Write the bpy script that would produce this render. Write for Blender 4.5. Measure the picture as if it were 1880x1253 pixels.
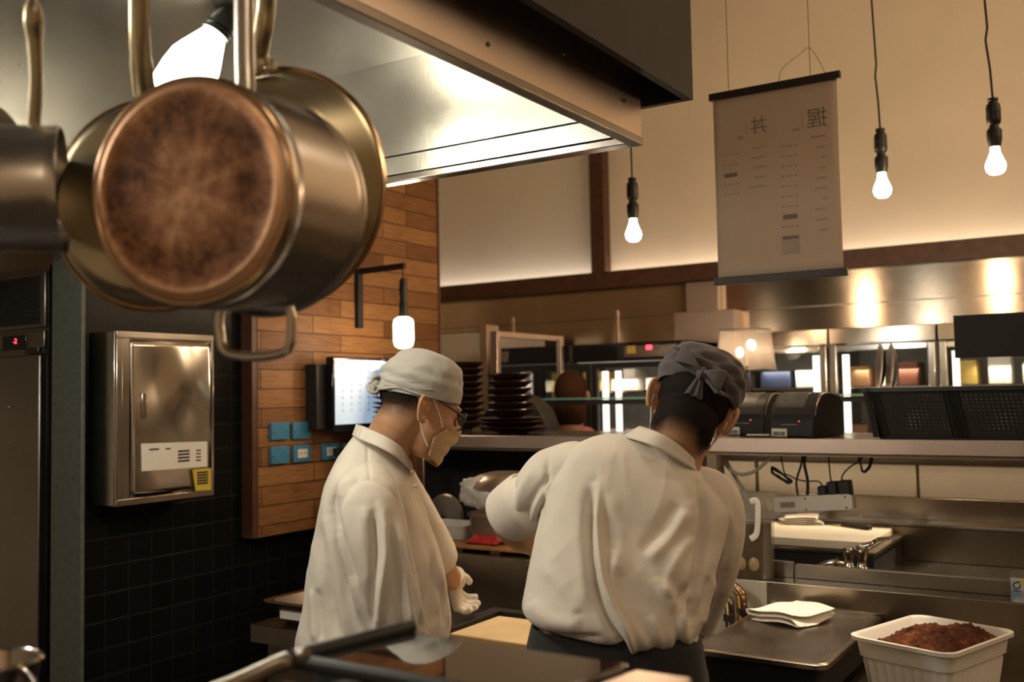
import bpy, math, random
import numpy as np
from mathutils import Vector, Matrix, noise

for o in list(bpy.data.objects):
    bpy.data.objects.remove(o, do_unlink=True)
S = bpy.context.scene
COL = S.collection
random.seed(7)
rng = np.random.default_rng(7)
PI = math.pi
R = math.radians

# ------------------------------------------------------------------ camera
F, CX, CY, EYE = 1828.0, 940.0, 626.5, 1.5
def cam_axes(yaw, pitch, roll):
    cy, sy, cp, sp = math.cos(yaw), math.sin(yaw), math.cos(pitch), math.sin(pitch)
    f = np.array([-sy*cp, cy*cp, sp]); r = np.array([cy, sy, 0.]); u = np.cross(r, f)
    return r*math.cos(roll)+u*math.sin(roll), -r*math.sin(roll)+u*math.cos(roll), f
CR, CU, CF = cam_axes(R(32.5), R(3.0), R(-1.04))
C0 = np.array([0, 0, EYE])
def P(x, y, X=None, Y=None, Z=None, d=None):
    """the place of a spot in the photo: on a plane of the room, or at a depth"""
    k = CF + CR*(x-CX)/F - CU*(y-CY)/F
    t = X/k[0] if X is not None else Y/k[1] if Y is not None else (Z-EYE)/k[2] if Z is not None else d
    return C0 + k*t
def proj(v):
    w = np.asarray(v) - C0
    dz = w@CF
    return CX + F*(w@CR)/dz, CY - F*(w@CU)/dz, dz

cam = bpy.data.cameras.new('camera'); camo = bpy.data.objects.new('camera', cam); COL.objects.link(camo)
cam.sensor_width = 36.0
cam.lens = F*36.0/1880
camo.matrix_world = Matrix(((CR[0], CU[0], -CF[0], 0), (CR[1], CU[1], -CF[1], 0), (CR[2], CU[2], -CF[2], EYE), (0, 0, 0, 1)))
cam.dof.use_dof = True; cam.dof.focus_distance = 2.2; cam.dof.aperture_fstop = 3.6
cam.clip_start = 0.05
S.camera = camo

# ------------------------------------------------------------------ world, exposure, room lights
S.view_settings.view_transform = 'Standard'; S.view_settings.look = 'None'
S.view_settings.gamma = 1; S.view_settings.use_curve_mapping = False
S.view_settings.exposure = 0.0
w = bpy.data.worlds.new('world'); S.world = w; w.use_nodes = True
w.node_tree.nodes['Background'].inputs[0].default_value = (1.0, .72, .45, 1)
w.node_tree.nodes['Background'].inputs[1].default_value = 0.03

WARM = (1.0, .70, .42); WARMW = (1.0, .80, .58)
def lamp(name, kind, loc, energy, col=WARM, size=.05, target=None, spot=60, blend=.5, size_y=None):
    l = bpy.data.lights.new(name, kind); o = bpy.data.objects.new(name, l); COL.objects.link(o)
    l.energy = energy; l.color = col; o.location = loc
    if kind == 'AREA':
        l.size = size
        if size_y: l.shape = 'RECTANGLE'; l.size_y = size_y
    else: l.shadow_soft_size = size
    if kind == 'SPOT': l.spot_size = R(spot); l.spot_blend = blend
    if target is not None:
        o.rotation_euler = (Vector(target)-Vector(loc)).to_track_quat('-Z', 'Y').to_euler()
    return o
# unseen lights out of frame: spots from above, area lights as ambient fill
lamp('light_fill_aisle', 'AREA', (.3, .3, 3.4), 8, WARMW, .5, (-1.0, 2.0, 1.1))  # added soft fill on the cooks, no such fixture in view
lamp('light_ceiling_cooks', 'SPOT', (-1.15, 2.2, 4.1), 62, WARMW, .08, (-1.15, 1.95, 1.3), 44, .7)
lamp('light_ceiling_pass', 'AREA', (.9, 3.2, 4.0), 5, WARMW, 1.2, (-.9, 3.3, 0), size_y=.6)
lamp('light_spot_tray', 'SPOT', (-.55, 2.55, 3.7), 330, WARMW, .04, (-.77, 2.42, .9), 17, .6)
lamp('light_spot_board', 'SPOT', (-1.5, 2.75, 3.7), 85, WARMW, .05, (-1.5, 2.5, .8), 24, .6)
lamp('light_spot_sink', 'SPOT', (.5, 5.0, 3.4), 420, WARMW, .05, (-1.0, 3.58, 1.0), 17, .6)
lamp('light_spot_wood', 'SPOT', (-1.5, 3.4, 3.8), 9, WARM, .06, (-2.8, 3.3, 1.9), 60, .8)
lamp('light_fill_back', 'POINT', (.9, -1.3, 2.7), 22, WARMW, .25)  # added behind the camera to give the facing steel something to reflect
lamp('light_dining_room', 'AREA', (2.5, 3.5, 3.5), 34, WARM, 1.5, (-1, 5.5, 2.6))

# ------------------------------------------------------------------ materials
MATS = {}
def nmat(name):
    m = bpy.data.materials.new(name); m.use_nodes = True
    MATS[name] = m
    return m, m.node_tree, m.node_tree.nodes['Principled BSDF']
def noise_node(nt, scale, detail=3, vec=None, stretch=None, rough=.5):
    n = nt.nodes.new('ShaderNodeTexNoise'); n.inputs['Scale'].default_value = scale
    n.inputs['Detail'].default_value = detail; n.inputs['Roughness'].default_value = rough
    tc = nt.nodes.new('ShaderNodeTexCoord'); mp = nt.nodes.new('ShaderNodeMapping')
    if stretch: mp.inputs['Scale'].default_value = stretch
    nt.links.new(tc.outputs['Object'], mp.inputs[0]); nt.links.new(vec or mp.outputs[0], n.inputs['Vector'])
    return n
def ramp(nt, src, stops):
    r = nt.nodes.new('ShaderNodeValToRGB'); nt.links.new(src, r.inputs[0])
    while len(r.color_ramp.elements) < len(stops): r.color_ramp.elements.new(.5)
    for e, (p, c) in zip(r.color_ramp.elements, stops):
        e.position = p; e.color = (*c, 1) if len(c) == 3 else c
    return r
def plain(name, col, rough=.5, metal=0., var=.08, scale=12, bump=0., bscale=80, spec=.5, coat=0, sheen=0, trans=0, ior=1.45):
    m, nt, b = nmat(name)
    n = noise_node(nt, scale, 4)
    lo = tuple(max(0, c*(1-var)) for c in col); hi = tuple(min(1, c*(1+var)) for c in col)
    r = ramp(nt, n.outputs[0], [(.3, lo), (.7, hi)])
    nt.links.new(r.outputs[0], b.inputs['Base Color'])
    b.inputs['Roughness'].default_value = rough; b.inputs['Metallic'].default_value = metal
    b.inputs['Specular IOR Level'].default_value = spec; b.inputs['Coat Weight'].default_value = coat
    b.inputs['Sheen Weight'].default_value = sheen; b.inputs['Transmission Weight'].default_value = trans; b.inputs['IOR'].default_value = ior
    if bump:
        n2 = noise_node(nt, bscale, 3); bp = nt.nodes.new('ShaderNodeBump'); bp.inputs['Strength'].default_value = bump
        bp.inputs['Distance'].default_value = .002
        nt.links.new(n2.outputs[0], bp.inputs['Height']); nt.links.new(bp.outputs[0], b.inputs['Normal'])
    return m
def steel(name, col=(.62, .58, .52), rough=.28, stretch=(1, 1, 60), bump=.06, smudge=.12, aniso=0., scale=14):
    """brushed stainless steel: grain runs along the axis the noise is not squeezed on"""
    m, nt, b = nmat(name)
    b.inputs['Metallic'].default_value = 1; 
    n1 = noise_node(nt, 2.6, 5, rough=.6)
    r = ramp(nt, n1.outputs[0], [(.25, tuple(c*(1-smudge) for c in col)), (.75, tuple(min(1, c*(1+smudge)) for c in col))])
    nt.links.new(r.outputs[0], b.inputs['Base Color'])
    n2 = noise_node(nt, 7, 4); mr = nt.nodes.new('ShaderNodeMapRange')
    mr.inputs['To Min'].default_value = rough*.75; mr.inputs['To Max'].default_value = rough*1.3
    nt.links.new(n2.outputs[0], mr.inputs['Value']); nt.links.new(mr.outputs[0], b.inputs['Roughness'])
    if aniso:
        b.inputs['Anisotropic'].default_value = aniso
        t = nt.nodes.new('ShaderNodeTangent'); t.direction_type = 'RADIAL'; t.axis = 'Z'
        nt.links.new(t.outputs[0], b.inputs['Tangent']); b.inputs['Anisotropic Rotation'].default_value = .25
    n3 = noise_node(nt, scale, 2, stretch=stretch); bp = nt.nodes.new('ShaderNodeBump')
    bp.inputs['Strength'].default_value = bump; bp.inputs['Distance'].default_value = .002
    nt.links.new(n3.outputs[0], bp.inputs['Height']); nt.links.new(bp.outputs[0], b.inputs['Normal'])
    return m
def emit(name, col, strength):
    m, nt, b = nmat(name)
    b.inputs['Base Color'].default_value = (*col, 1); b.inputs['Emission Color'].default_value = (*col, 1)
    b.inputs['Emission Strength'].default_value = strength
    return m
def brick(name, c1, c2, mortar, w_, h_, msize, axes, offset=.5, rough=.5, rough_var=0, bump=.4, grain=None, spec=.5, shift=(0, 0)):
    m, nt, b = nmat(name)
    tc = nt.nodes.new('ShaderNodeTexCoord'); sp = nt.nodes.new('ShaderNodeSeparateXYZ'); cb = nt.nodes.new('ShaderNodeCombineXYZ')
    nt.links.new(tc.outputs['Object'], sp.inputs[0])
    for k, a in enumerate(axes): nt.links.new(sp.outputs[a], cb.inputs[k])
    mp = nt.nodes.new('ShaderNodeMapping'); mp.inputs['Location'].default_value = (shift[0], shift[1], 0)
    nt.links.new(cb.outputs[0], mp.inputs[0])
    t = nt.nodes.new('ShaderNodeTexBrick'); nt.links.new(mp.outputs[0], t.inputs['Vector'])
    t.inputs['Color1'].default_value = (*c1, 1); t.inputs['Color2'].default_value = (*c2, 1); t.inputs['Mortar'].default_value = (*mortar, 1)
    t.inputs['Scale'].default_value = 1; t.inputs['Brick Width'].default_value = w_; t.inputs['Row Height'].default_value = h_
    t.inputs['Mortar Size'].default_value = msize; t.inputs['Mortar Smooth'].default_value = .3; t.offset = offset
    out = t.outputs['Color']
    if grain:
        g = noise_node(nt, 9, 6, stretch=grain, rough=.65)
        rr = ramp(nt, g.outputs[0], [(.28, (.42, .38, .35)), (.5, (.86, .84, .82)), (.72, (1.1, 1.08, 1.02))])
        mx = nt.nodes.new('ShaderNodeMix'); mx.data_type = 'RGBA'; mx.blend_type = 'MULTIPLY'; mx.inputs['Factor'].default_value = .85
        nt.links.new(out, mx.inputs['A']); nt.links.new(rr.outputs[0], mx.inputs['B']); out = mx.outputs['Result']
    nt.links.new(out, b.inputs['Base Color'])
    b.inputs['Roughness'].default_value = rough; b.inputs['Specular IOR Level'].default_value = spec
    bp = nt.nodes.new('ShaderNodeBump'); bp.inputs['Strength'].default_value = bump; bp.inputs['Distance'].default_value = .004; bp.invert = True
    nt.links.new(t.outputs['Fac'], bp.inputs['Height']); nt.links.new(bp.outputs[0], b.inputs['Normal'])
    return m
def glass(name, col=(1, 1, 1), rough=.02, alpha=.18):
    """thin clear sheet: mostly see-through with a glossy surface"""
    m, nt, b = nmat(name)
    b.inputs['Base Color'].default_value = (*col, 1); b.inputs['Roughness'].default_value = rough; b.inputs['Alpha'].default_value = alpha
    b.inputs['Specular IOR Level'].default_value = .6
    return m

M_steel = steel('brushed_steel', (.31, .27, .225), .25, smudge=.25)
M_hood = steel('hood_lining_steel', (.66, .64, .59), .24, (60, 1, 1), .05, .08)
M_steelh = steel('brushed_steel_grain', (.32, .275, .22), .25, (60, 1, 1), .05, .22)
M_steelfascia = steel('steel_hood_face', (.62, .52, .46), .34, (1, 60, 60), .05, .10)
M_steelband = steel('steel_wall_cladding', (.50, .42, .34), .17, (1, 1, 50), .03, .14, aniso=.8)
M_steeld = steel('dull_steel', (.27, .24, .205), .36, (1, 1, 40), .08, .2)
M_steelcab = steel('cabinet_steel', (.60, .56, .50), .17, (1, 1, 1), .55, .10, scale=2.6)
M_fridge = steel('fridge_steel', (.27, .25, .225), .33, (60, 60, 1), .06, .15)
M_chrome = plain('chrome', (.75, .72, .68), .10, 1, .03)
M_polish = steel('polished_pan_steel', (.66, .60, .53), .18, (1, 1, 1), .02, .08)
M_pot = steel('satin_pot_steel', (.62, .57, .51), .27, (1, 1, 1), .03, .08)
M_pan2 = steel('greasy_pan_steel', (.50, .42, .27), .30, (1, 1, 1), .05, .14)
M_black = plain('black_plastic', (.012, .012, .012), .45, 0, .2)
M_blackg = plain('black_gloss', (.008, .008, .009), .12, 0, .2)
M_blackm = plain('black_matte_paint', (.014, .012, .011), .6, 0, .2)
M_darkbrown = plain('dark_stained_wood', (.085, .036, .020), .45, 0, .25, 20)
M_rod = plain('dark_wood_rod', (.03, .018, .015), .5, 0, .2)
M_post = plain('grey_painted_post', (.10, .105, .085), .55, .2, .18, 40, .2, 60)
M_white = plain('white_plastic', (.72, .69, .62), .4, 0, .04)
M_tub = plain('white_tub_plastic', (.80, .78, .72), .35, 0, .03, trans=0)
M_board = plain('white_board_plastic', (.86, .78, .62), .5, 0, .05, 6)
M_board2 = plain('worn_board_plastic', (.84, .66, .38), .5, 0, .10, 9)
M_cloth = plain('white_towel', (.84, .80, .72), .9, 0, .04, 30, .5, 160, sheen=.2)
M_cream = plain('painted_wall', (.82, .71, .56), .8, 0, .06, 2, .1, 30)
M_palewall = plain('pale_panel', (.80, .75, .66), .7, 0, .02, 2)
M_blue = plain('blue_outlet_plastic', (.045, .20, .36), .4, 0, .1, 30)
M_cable = plain('grey_cable', (.40, .37, .30), .5, 0, .05)
M_red = plain('red_wrapper', (.45, .02, .02), .35, 0, .25, 40)
M_floor = brick('floor_tiles', (.05, .045, .04), (.06, .05, .045), (.02, .02, .02), .3, .3, .006, (0, 1), 0, .4)
M_tile = brick('black_wall_tiles', (.006, .006, .006), (.008, .008, .007), (.014, .014, .012), .088, .088, .0035, (1, 2), 0, .28, bump=.3, spec=.10)
M_wood = brick('reclaimed_planks', (.17, .072, .023), (.32, .155, .056), (.03, .012, .006), .44, .073, .0022, (1, 2), .37, .55, bump=.6, grain=(1, 1.2, 16), spec=.3)
M_bowl = plain('dark_lacquer', (.022, .010, .007), .28, 0, .3, 20)
M_glassdark = plain('dark_glass', (.01, .01, .011), .03, 0, .1, spec=1.0, coat=1.0)
M_glass = glass('clear_glass', (.03, .04, .035), .02, .10)
M_greenglass = glass('green_glass_edge', (.25, .55, .45), .05, .5)
M_acrylic = glass('clear_acrylic', (.40, .37, .31), .10, .15)
M_bulb = emit('bulb_glow', (1.0, .78, .50), 26)
M_bulbw = emit('jar_bulb_glow', (1.0, .82, .58), 18)
M_hoodlamp = emit('hood_lamp_glow', (1.0, .93, .70), 16)
M_led = emit('led_cove', (1.0, .88, .74), 10)
M_strip = emit('fridge_strip_light', (1.0, .95, .82), 2.0)
M_screen = emit('screen_glow', (.58, .76, 1.0), .42)
M_redled = emit('red_led', (1.0, .05, .08), 3.5)
M_skin = None

# ------------------------------------------------------------------ mesh builder
def nrm(v):
    v = np.asarray(v, float); return v/max(1e-12, np.linalg.norm(v))
def frame_of(t):
    t = nrm(t); a = np.array([0, 0, 1.]) if abs(t[2]) < .9 else np.array([1., 0, 0])
    s = nrm(np.cross(a, t)); return s, np.cross(t, s), t
def catmull(pts, k=6):
    p = np.asarray(pts, float); out = []
    for i in range(len(p)-1):
        p0 = p[max(0, i-1)]; p1 = p[i]; p2 = p[i+1]; p3 = p[min(len(p)-1, i+2)]
        for j in range(k):
            t = j/k
            out.append(.5*((2*p1)+(-p0+p2)*t+(2*p0-5*p1+4*p2-p3)*t*t+(-p0+3*p1-3*p2+p3)*t**3))
    out.append(p[-1]); return np.array(out)
class MB:
    def __init__(s): s.v = []; s.f = []; s.n = 0
    def add(s, V, Fc):
        V = np.asarray(V, float); s.v.append(V); s.f += [tuple(i+s.n for i in f) for f in Fc]; s.n += len(V); return s
    def box(s, x0, x1, y0, y1, z0, z1):
        x0, x1 = min(x0, x1), max(x0, x1); y0, y1 = min(y0, y1), max(y0, y1); z0, z1 = min(z0, z1), max(z0, z1)
        return s.add([(x0, y0, z0), (x1, y0, z0), (x1, y1, z0), (x0, y1, z0), (x0, y0, z1), (x1, y0, z1), (x1, y1, z1), (x0, y1, z1)],
                     [(3, 2, 1, 0), (4, 5, 6, 7), (0, 1, 5, 4), (1, 2, 6, 5), (2, 3, 7, 6), (3, 0, 4, 7)])
    def obox(s, c, a, b, e):
        """box from its centre and three half axes"""
        c, a, b, e = map(lambda q: np.asarray(q, float), (c, a, b, e))
        V = [c+sx*a+sy*b+sz*e for sz in (-1, 1) for sx, sy in ((-1, -1), (1, -1), (1, 1), (-1, 1))]
        return s.add(V, [(3, 2, 1, 0), (4, 5, 6, 7), (0, 1, 5, 4), (1, 2, 6, 5), (2, 3, 7, 6), (3, 0, 4, 7)])
    def loft(s, rings, caps=True, close=True):
        n = len(rings[0]); V = np.concatenate(rings); Fc = []
        for i in range(len(rings)-1):
            for j in range(n if close else n-1):
                k = (j+1) % n
                Fc.append((i*n+j, i*n+k, (i+1)*n+k, (i+1)*n+j))
        if caps and close:
            Fc.append(tuple(range(n-1, -1, -1))); Fc.append(tuple((len(rings)-1)*n+j for j in range(n)))
        return s.add(V, Fc)
    def tube(s, pts, r, n=10, caps=True, flat=1.0, up=None):
        p = np.asarray(pts, float); m = len(p); r = np.full(m, r) if np.isscalar(r) else np.asarray(r, float)
        rings = []; prev = None
        for i in range(m):
            t = nrm(p[min(m-1, i+1)]-p[max(0, i-1)])
            if prev is None:
                if up is not None: sd = nrm(np.cross(t, up))
                else: sd = frame_of(t)[0]
            else: sd = nrm(prev-t*(prev@t))
            prev = sd; q = np.cross(t, sd)
            a = np.linspace(0, 2*PI, n, endpoint=False)[:, None]
            rings.append(p[i]+r[i]*(np.cos(a)*sd+np.sin(a)*q*flat))
        return s.loft(rings, caps)
    def lathe(s, prof, c=(0, 0, 0), axis=(0, 0, 1), n=40):
        """profile of (radius, height) turned round an axis; open ends stay open unless radius is 0"""
        a, b, t = frame_of(axis); c = np.asarray(c, float); rings = []
        an = np.linspace(0, 2*PI, n, endpoint=False)[:, None]
        for r, h in prof: rings.append(c+t*h+max(r, 1e-5)*(np.cos(an)*a+np.sin(an)*b))
        return s.loft(rings, False)
    def ball(s, c, rad, n=20, m=12, M=None):
        c = np.asarray(c, float); rad = np.asarray(rad, float)*np.ones(3); rings = []
        an = np.linspace(0, 2*PI, n, endpoint=False)
        for i in range(m+1):
            ph = -PI/2+PI*i/m; cr = max(1e-4, math.cos(ph))
            V = np.stack([cr*np.cos(an)*rad[0], cr*np.sin(an)*rad[1], np.full(n, math.sin(ph)*rad[2])], 1)
            if M is not None: V = V@np.asarray(M).T
            rings.append(c+V)
        return s.loft(rings, True)
    def grid(s, fn, nu, nv):
        V = [fn(i/nu, j/nv) for i in range(nu+1) for j in range(nv+1)]
        return s.add(V, [(i*(nv+1)+j, (i+1)*(nv+1)+j, (i+1)*(nv+1)+j+1, i*(nv+1)+j+1) for i in range(nu) for j in range(nv)])
    def prism(s, poly, h0, h1, axis=2):
        n = len(poly); V = []
        for h in (h0, h1):
            for a, b in poly: V.append((a, b, h) if axis == 2 else (a, h, b) if axis == 1 else (h, a, b))
        return s.add(V, [tuple(range(n-1, -1, -1)), tuple(range(n, 2*n))]+[(i, (i+1) % n, n+(i+1) % n, n+i) for i in range(n)])
    def V(s): return np.concatenate(s.v)
    def map(s, fn): s.v = [fn(s.V())]; return s
def tor(c, axis, R_, r, n=40, m=8):
    mb = MB(); a, b, t = frame_of(axis); c = np.asarray(c, float)
    pr = [(R_+r*math.cos(2*PI*k/m), r*math.sin(2*PI*k/m)) for k in range(m+1)]
    return mb.lathe(pr, c, axis, n)
def ring(c, a, b, n=36, e=2.0):
    an = np.linspace(0, 2*PI, n, endpoint=False)[:, None]; co, si = np.cos(an), np.sin(an)
    return np.asarray(c)+np.sign(co)*np.abs(co)**(2/e)*np.asarray(a)+np.sign(si)*np.abs(si)**(2/e)*np.asarray(b)
def rrect(x0, x1, y0, y1, r, k=5):
    out = []
    for cx, cy, a0 in ((x1-r, y1-r, 0), (x0+r, y1-r, 90), (x0+r, y0+r, 180), (x1-r, y0+r, 270)):
        for i in range(k+1):
            a = R(a0+90*i/k); out.append((cx+r*math.cos(a), cy+r*math.sin(a)))
    return out

INV = {}
def mesh_from(name, V, Fc):
    me = bpy.data.meshes.new(name); me.from_pydata(np.asarray(V).tolist(), [], Fc); me.update(); return me
def obj(name, mb, mat, parent=None, smooth=40, bevel=0., solid=0., sub=0, local=False, kind=None, label=None, recalc=True):
    V = mb.V()
    if parent is not None and not local:
        Mi = INV[parent.name]; V = V@Mi[:3, :3].T+Mi[:3, 3]
    me = mesh_from(name, V, mb.f)
    if recalc:
        import bmesh
        b = bmesh.new(); b.from_mesh(me); bmesh.ops.recalc_face_normals(b, faces=b.faces); b.to_mesh(me); b.free()
    o = bpy.data.objects.new(name, me); COL.objects.link(o)
    if mat: me.materials.append(mat)
    if smooth:
        me.polygons.foreach_set('use_smooth', [True]*len(me.polygons)); me.set_sharp_from_angle(angle=R(smooth))
    if solid:
        md = o.modifiers.new('thickness', 'SOLIDIFY'); md.thickness = solid; md.offset = 0
    if bevel:
        md = o.modifiers.new('edges', 'BEVEL'); md.width = bevel; md.segments = 2; md.limit_method = 'ANGLE'; md.angle_limit = R(50)
    if sub:
        md = o.modifiers.new('round', 'SUBSURF'); md.levels = sub; md.render_levels = sub
    if parent is not None:
        o.parent = parent; INV[o.name] = INV[parent.name]
    else: INV[o.name] = np.eye(4)
    if kind: o['kind'] = kind
    if label: o['label'] = label
    return o
def thing(name, label, cat, loc=(0, 0, 0), rotz=0., group=None):
    o = bpy.data.objects.new(name, None); COL.objects.link(o); o.location = loc; o.rotation_euler = (0, 0, rotz)
    o.empty_display_size = .05; o['label'] = label; o['category'] = cat
    if group: o['group'] = group
    M = Matrix.Translation(Vector(loc)) @ Matrix.Rotation(rotz, 4, 'Z')
    INV[o.name] = np.array(M.inverted()); return o
def tag(o, label, cat, group=None, kind=None):
    o['label'] = label; o['category'] = cat
    if group: o['group'] = group
    if kind: o['kind'] = kind
    return o
def struct(name, mb, mat, **k): return obj(name, mb, mat, kind='structure', **k)
def dup(root, loc, rotz=None, label=None, group=None, scale=None):
    r = root.copy(); COL.objects.link(r); r.location = loc
    if rotz is not None: r.rotation_euler = (0, 0, rotz)
    if scale is not None: r.scale = scale if not np.isscalar(scale) else (scale,)*3
    if label: r['label'] = label
    if group: r['group'] = group
    for ch in list(root.children):
        c = ch.copy(); COL.objects.link(c); c.parent = r
        for g in ch.children:
            d = g.copy(); COL.objects.link(d); d.parent = c
    return r
def text_mb(txt, size, origin, right, up, thick=.0006, align='CENTER'):
    """letters as a thin mesh standing on a surface"""
    cu = bpy.data.curves.new('t', 'FONT'); cu.body = txt; cu.size = size; cu.extrude = thick; cu.align_x = align; cu.align_y = 'CENTER'
    to = bpy.data.objects.new('t', cu); COL.objects.link(to)
    dg = bpy.context.evaluated_depsgraph_get(); me = bpy.data.meshes.new_from_object(to.evaluated_get(dg))
    V = np.array([v.co for v in me.vertices]); Fc = [tuple(p.vertices) for p in me.polygons]
    bpy.data.objects.remove(to); bpy.data.curves.remove(cu); bpy.data.meshes.remove(me)
    mb = MB()
    if len(V) == 0: return mb
    r_, u_ = nrm(right), nrm(up); n_ = np.cross(r_, u_)
    return mb.add(np.asarray(origin)+V[:, :1]*r_+V[:, 1:2]*u_+V[:, 2:3]*n_, Fc)
#SECTIONS

# ================================================================== the setting
struct('floor', MB().box(-5, 4, -2.5, 6, -.1, 0), M_floor)
struct('ceiling', MB().box(-5, 4, -2.5, 6, 4.3, 4.4), M_cream)
TW = -2.86                                                     # tiled wall plane
struct('wall_left', MB().box(TW-.12, TW, 1.93, 3.75, 0, 4.3), M_tile)
struct('wall_wood', MB().box(TW+.0005, -2.80, 2.625, 3.752, .982, 3.2), M_wood)
struct('trim_1', MB().box(-2.86, -2.795, 3.752, 3.765, .982, 3.2), M_darkbrown)
struct('trim_8', MB().box(TW+.0005, -2.802, 2.598, 2.6245, .982, 3.2), M_darkbrown)  # added strip, its dark tone stands in for shade on the planks' end
struct('wall_corner', MB().box(-4.7, TW-.12, 3.63, 3.75, 0, 4.3), M_cream)
struct('wall_far', MB().box(-4.8, -4.7, 3.6, 5.6, 0, 4.3), M_cream)
struct('wall_right', MB().box(3.9, 4.0, -2.5, 6, 0, 4.3), M_cream)
struct('wall_front', MB().box(-5, 4, -2.5, -2.4, 0, 4.3), M_cream)
struct('wall_side', MB().box(-5, -4.9, -2.5, 3.6, 0, 4.3), M_cream)
# back wall: smooth plaster right of the brown post, a paler panel left of it
px1, px2 = P(1083, 400, Y=5.42)[0], P(1109, 400, Y=5.42)[0]
struct('wall_back', MB().box(px1, 4, 5.5, 5.6, 0, 4.3), M_cream)
struct('wall_back_panel', MB().box(-4.8, px1, 5.5, 5.6, 0, 4.3), M_palewall)
struct('trim_2', MB().box(px1, px2, 5.42, 5.5, 2.22, 4.3), M_darkbrown, bevel=.004)
struct('trim_3', MB().box(-4.7, 4, 5.36, 5.40, 2.125, 2.225).box(-4.7, 4, 5.40, 5.5, 2.125, 2.145), M_darkbrown)
o = obj('cove_light', MB().box(-4.6, 3.5, 5.43, 5.46, 2.146, 2.165), M_led)
tag(o, 'glowing light strip tucked behind the long brown ledge of the back wall', 'light')
# grey painted post between refrigerator and tiles
pf = 1.90
xa, xb = P(93, 900, Y=pf)[0], P(149, 900, Y=pf)[0]
struct('trim_4', MB().box(xa, xb, pf, pf+.014, 0, 1.985), M_post, bevel=.003)

# black casing above the hood, a folded sheet with its lower edge hanging
struct('wall_casing', MB().box(-.772, -.756, -1.2, 1.89, 2.09, 3.6).box(-2.9, -.772, 1.874, 1.89, 2.09, 3.6).box(-.843, -.772, -1.2, 1.874, 2.152, 2.165), M_blackm)

# ------------------------------------------------------------------ exhaust hood
HX, HY, HZ = -.843, 1.825, 2.0
hood = thing('exhaust_hood', 'large stainless steel exhaust hood hanging above the cooking pots', 'hood', (HX, HY, HZ))
HT = 2.28
obj('fascia_panel', MB().box(HX-.004, HX, -1.2, HY, HZ+.012, 2.15), M_steelfascia, hood)
obj('edge_trim', MB().box(HX-.022, HX+.003, -1.2, HY+.003, HZ-.004, HZ+.012), M_steeld, hood, bevel=.002)
obj('end_panel', MB().box(-2.86, HX-.004, HY-.004, HY, HZ+.012, 2.15), M_hood, hood)
obj('end_edge', MB().box(-2.86, HX-.02, HY-.03, HY+.003, HZ-.004, HZ+.012), M_polish, hood, bevel=.002)
obj('gutter', MB().box(-2.86, HX-.005, HY-.032, HY-.030, HZ+.012, HZ+.055).box(-2.86, HX-.005, HY-.032, HY-.004, HZ+.012, HZ+.014), M_hood, hood)
obj('inner_panel', MB().box(-2.86, HX-.006, HY-.036, HY-.034, HZ+.058, HT), M_hood, hood)
obj('inner_ceiling', MB().box(-2.86, HX-.006, -1.2, HY-.034, HT, HT+.004), M_hood, hood)
obj('left_panel', MB().box(-2.86, -2.856, -1.2, HY, HZ-.03, HT), M_hood, hood)
rv = MB()
for y in np.linspace(1.75, -.9, 12): rv.ball((HX+.001, y, 2.07+.03*math.sin(y*9)), .004, 8, 5)
obj('rivet', rv, M_steeld, hood, kind='stuff')
# jar lamp under the hood ceiling
lp = P(412, 30, Z=HT-.02); ld = nrm(P(352, 118, d=float(np.linalg.norm((P(412, 30, Z=HT-.02)-C0)@CF)))-lp)
lp = P(412, 36, d=2.0); lq = P(345, 135, d=1.97); ld = nrm(lq-lp); L_ = np.linalg.norm(lq-lp)
hl = thing('hood_lamp', 'glowing jar lamp with black socket under the exhaust hood ceiling', 'lamp', lp)
obj('socket', MB().lathe([(0, -.03), (.020, -.03), (.024, -.02), (.026, .0), (.029, .012), (.029, .02), (.027, .022), (.030, .026), (.030, .036), (0, .036)], lp, ld, 28), M_black, hl)
obj('mounting_arm', MB().tube([lp-ld*.025, lp-ld*.05+np.array([0, 0, .03]), np.array([lp[0], lp[1], HT])-ld*[.06, .06, 0]], .013, 10), M_black, hl)
obj('glass_jar', MB().lathe([(0, .034), (.024, .034), (.028, .045), (.046, .09), (.052, .108), (.054, .14), (.052, .19), (.04, .22), (0, .23)], lp, ld, 36), M_hoodlamp, hl)
lamp('light_hood', 'POINT', tuple(lp+ld*.33-np.array([0, 0, .06])), 17, (1, .93, .76), .06)
lamp('light_hood_far', 'POINT', (-2.0, .1, 2.15), 24, (1, .94, .84), .07)

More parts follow.
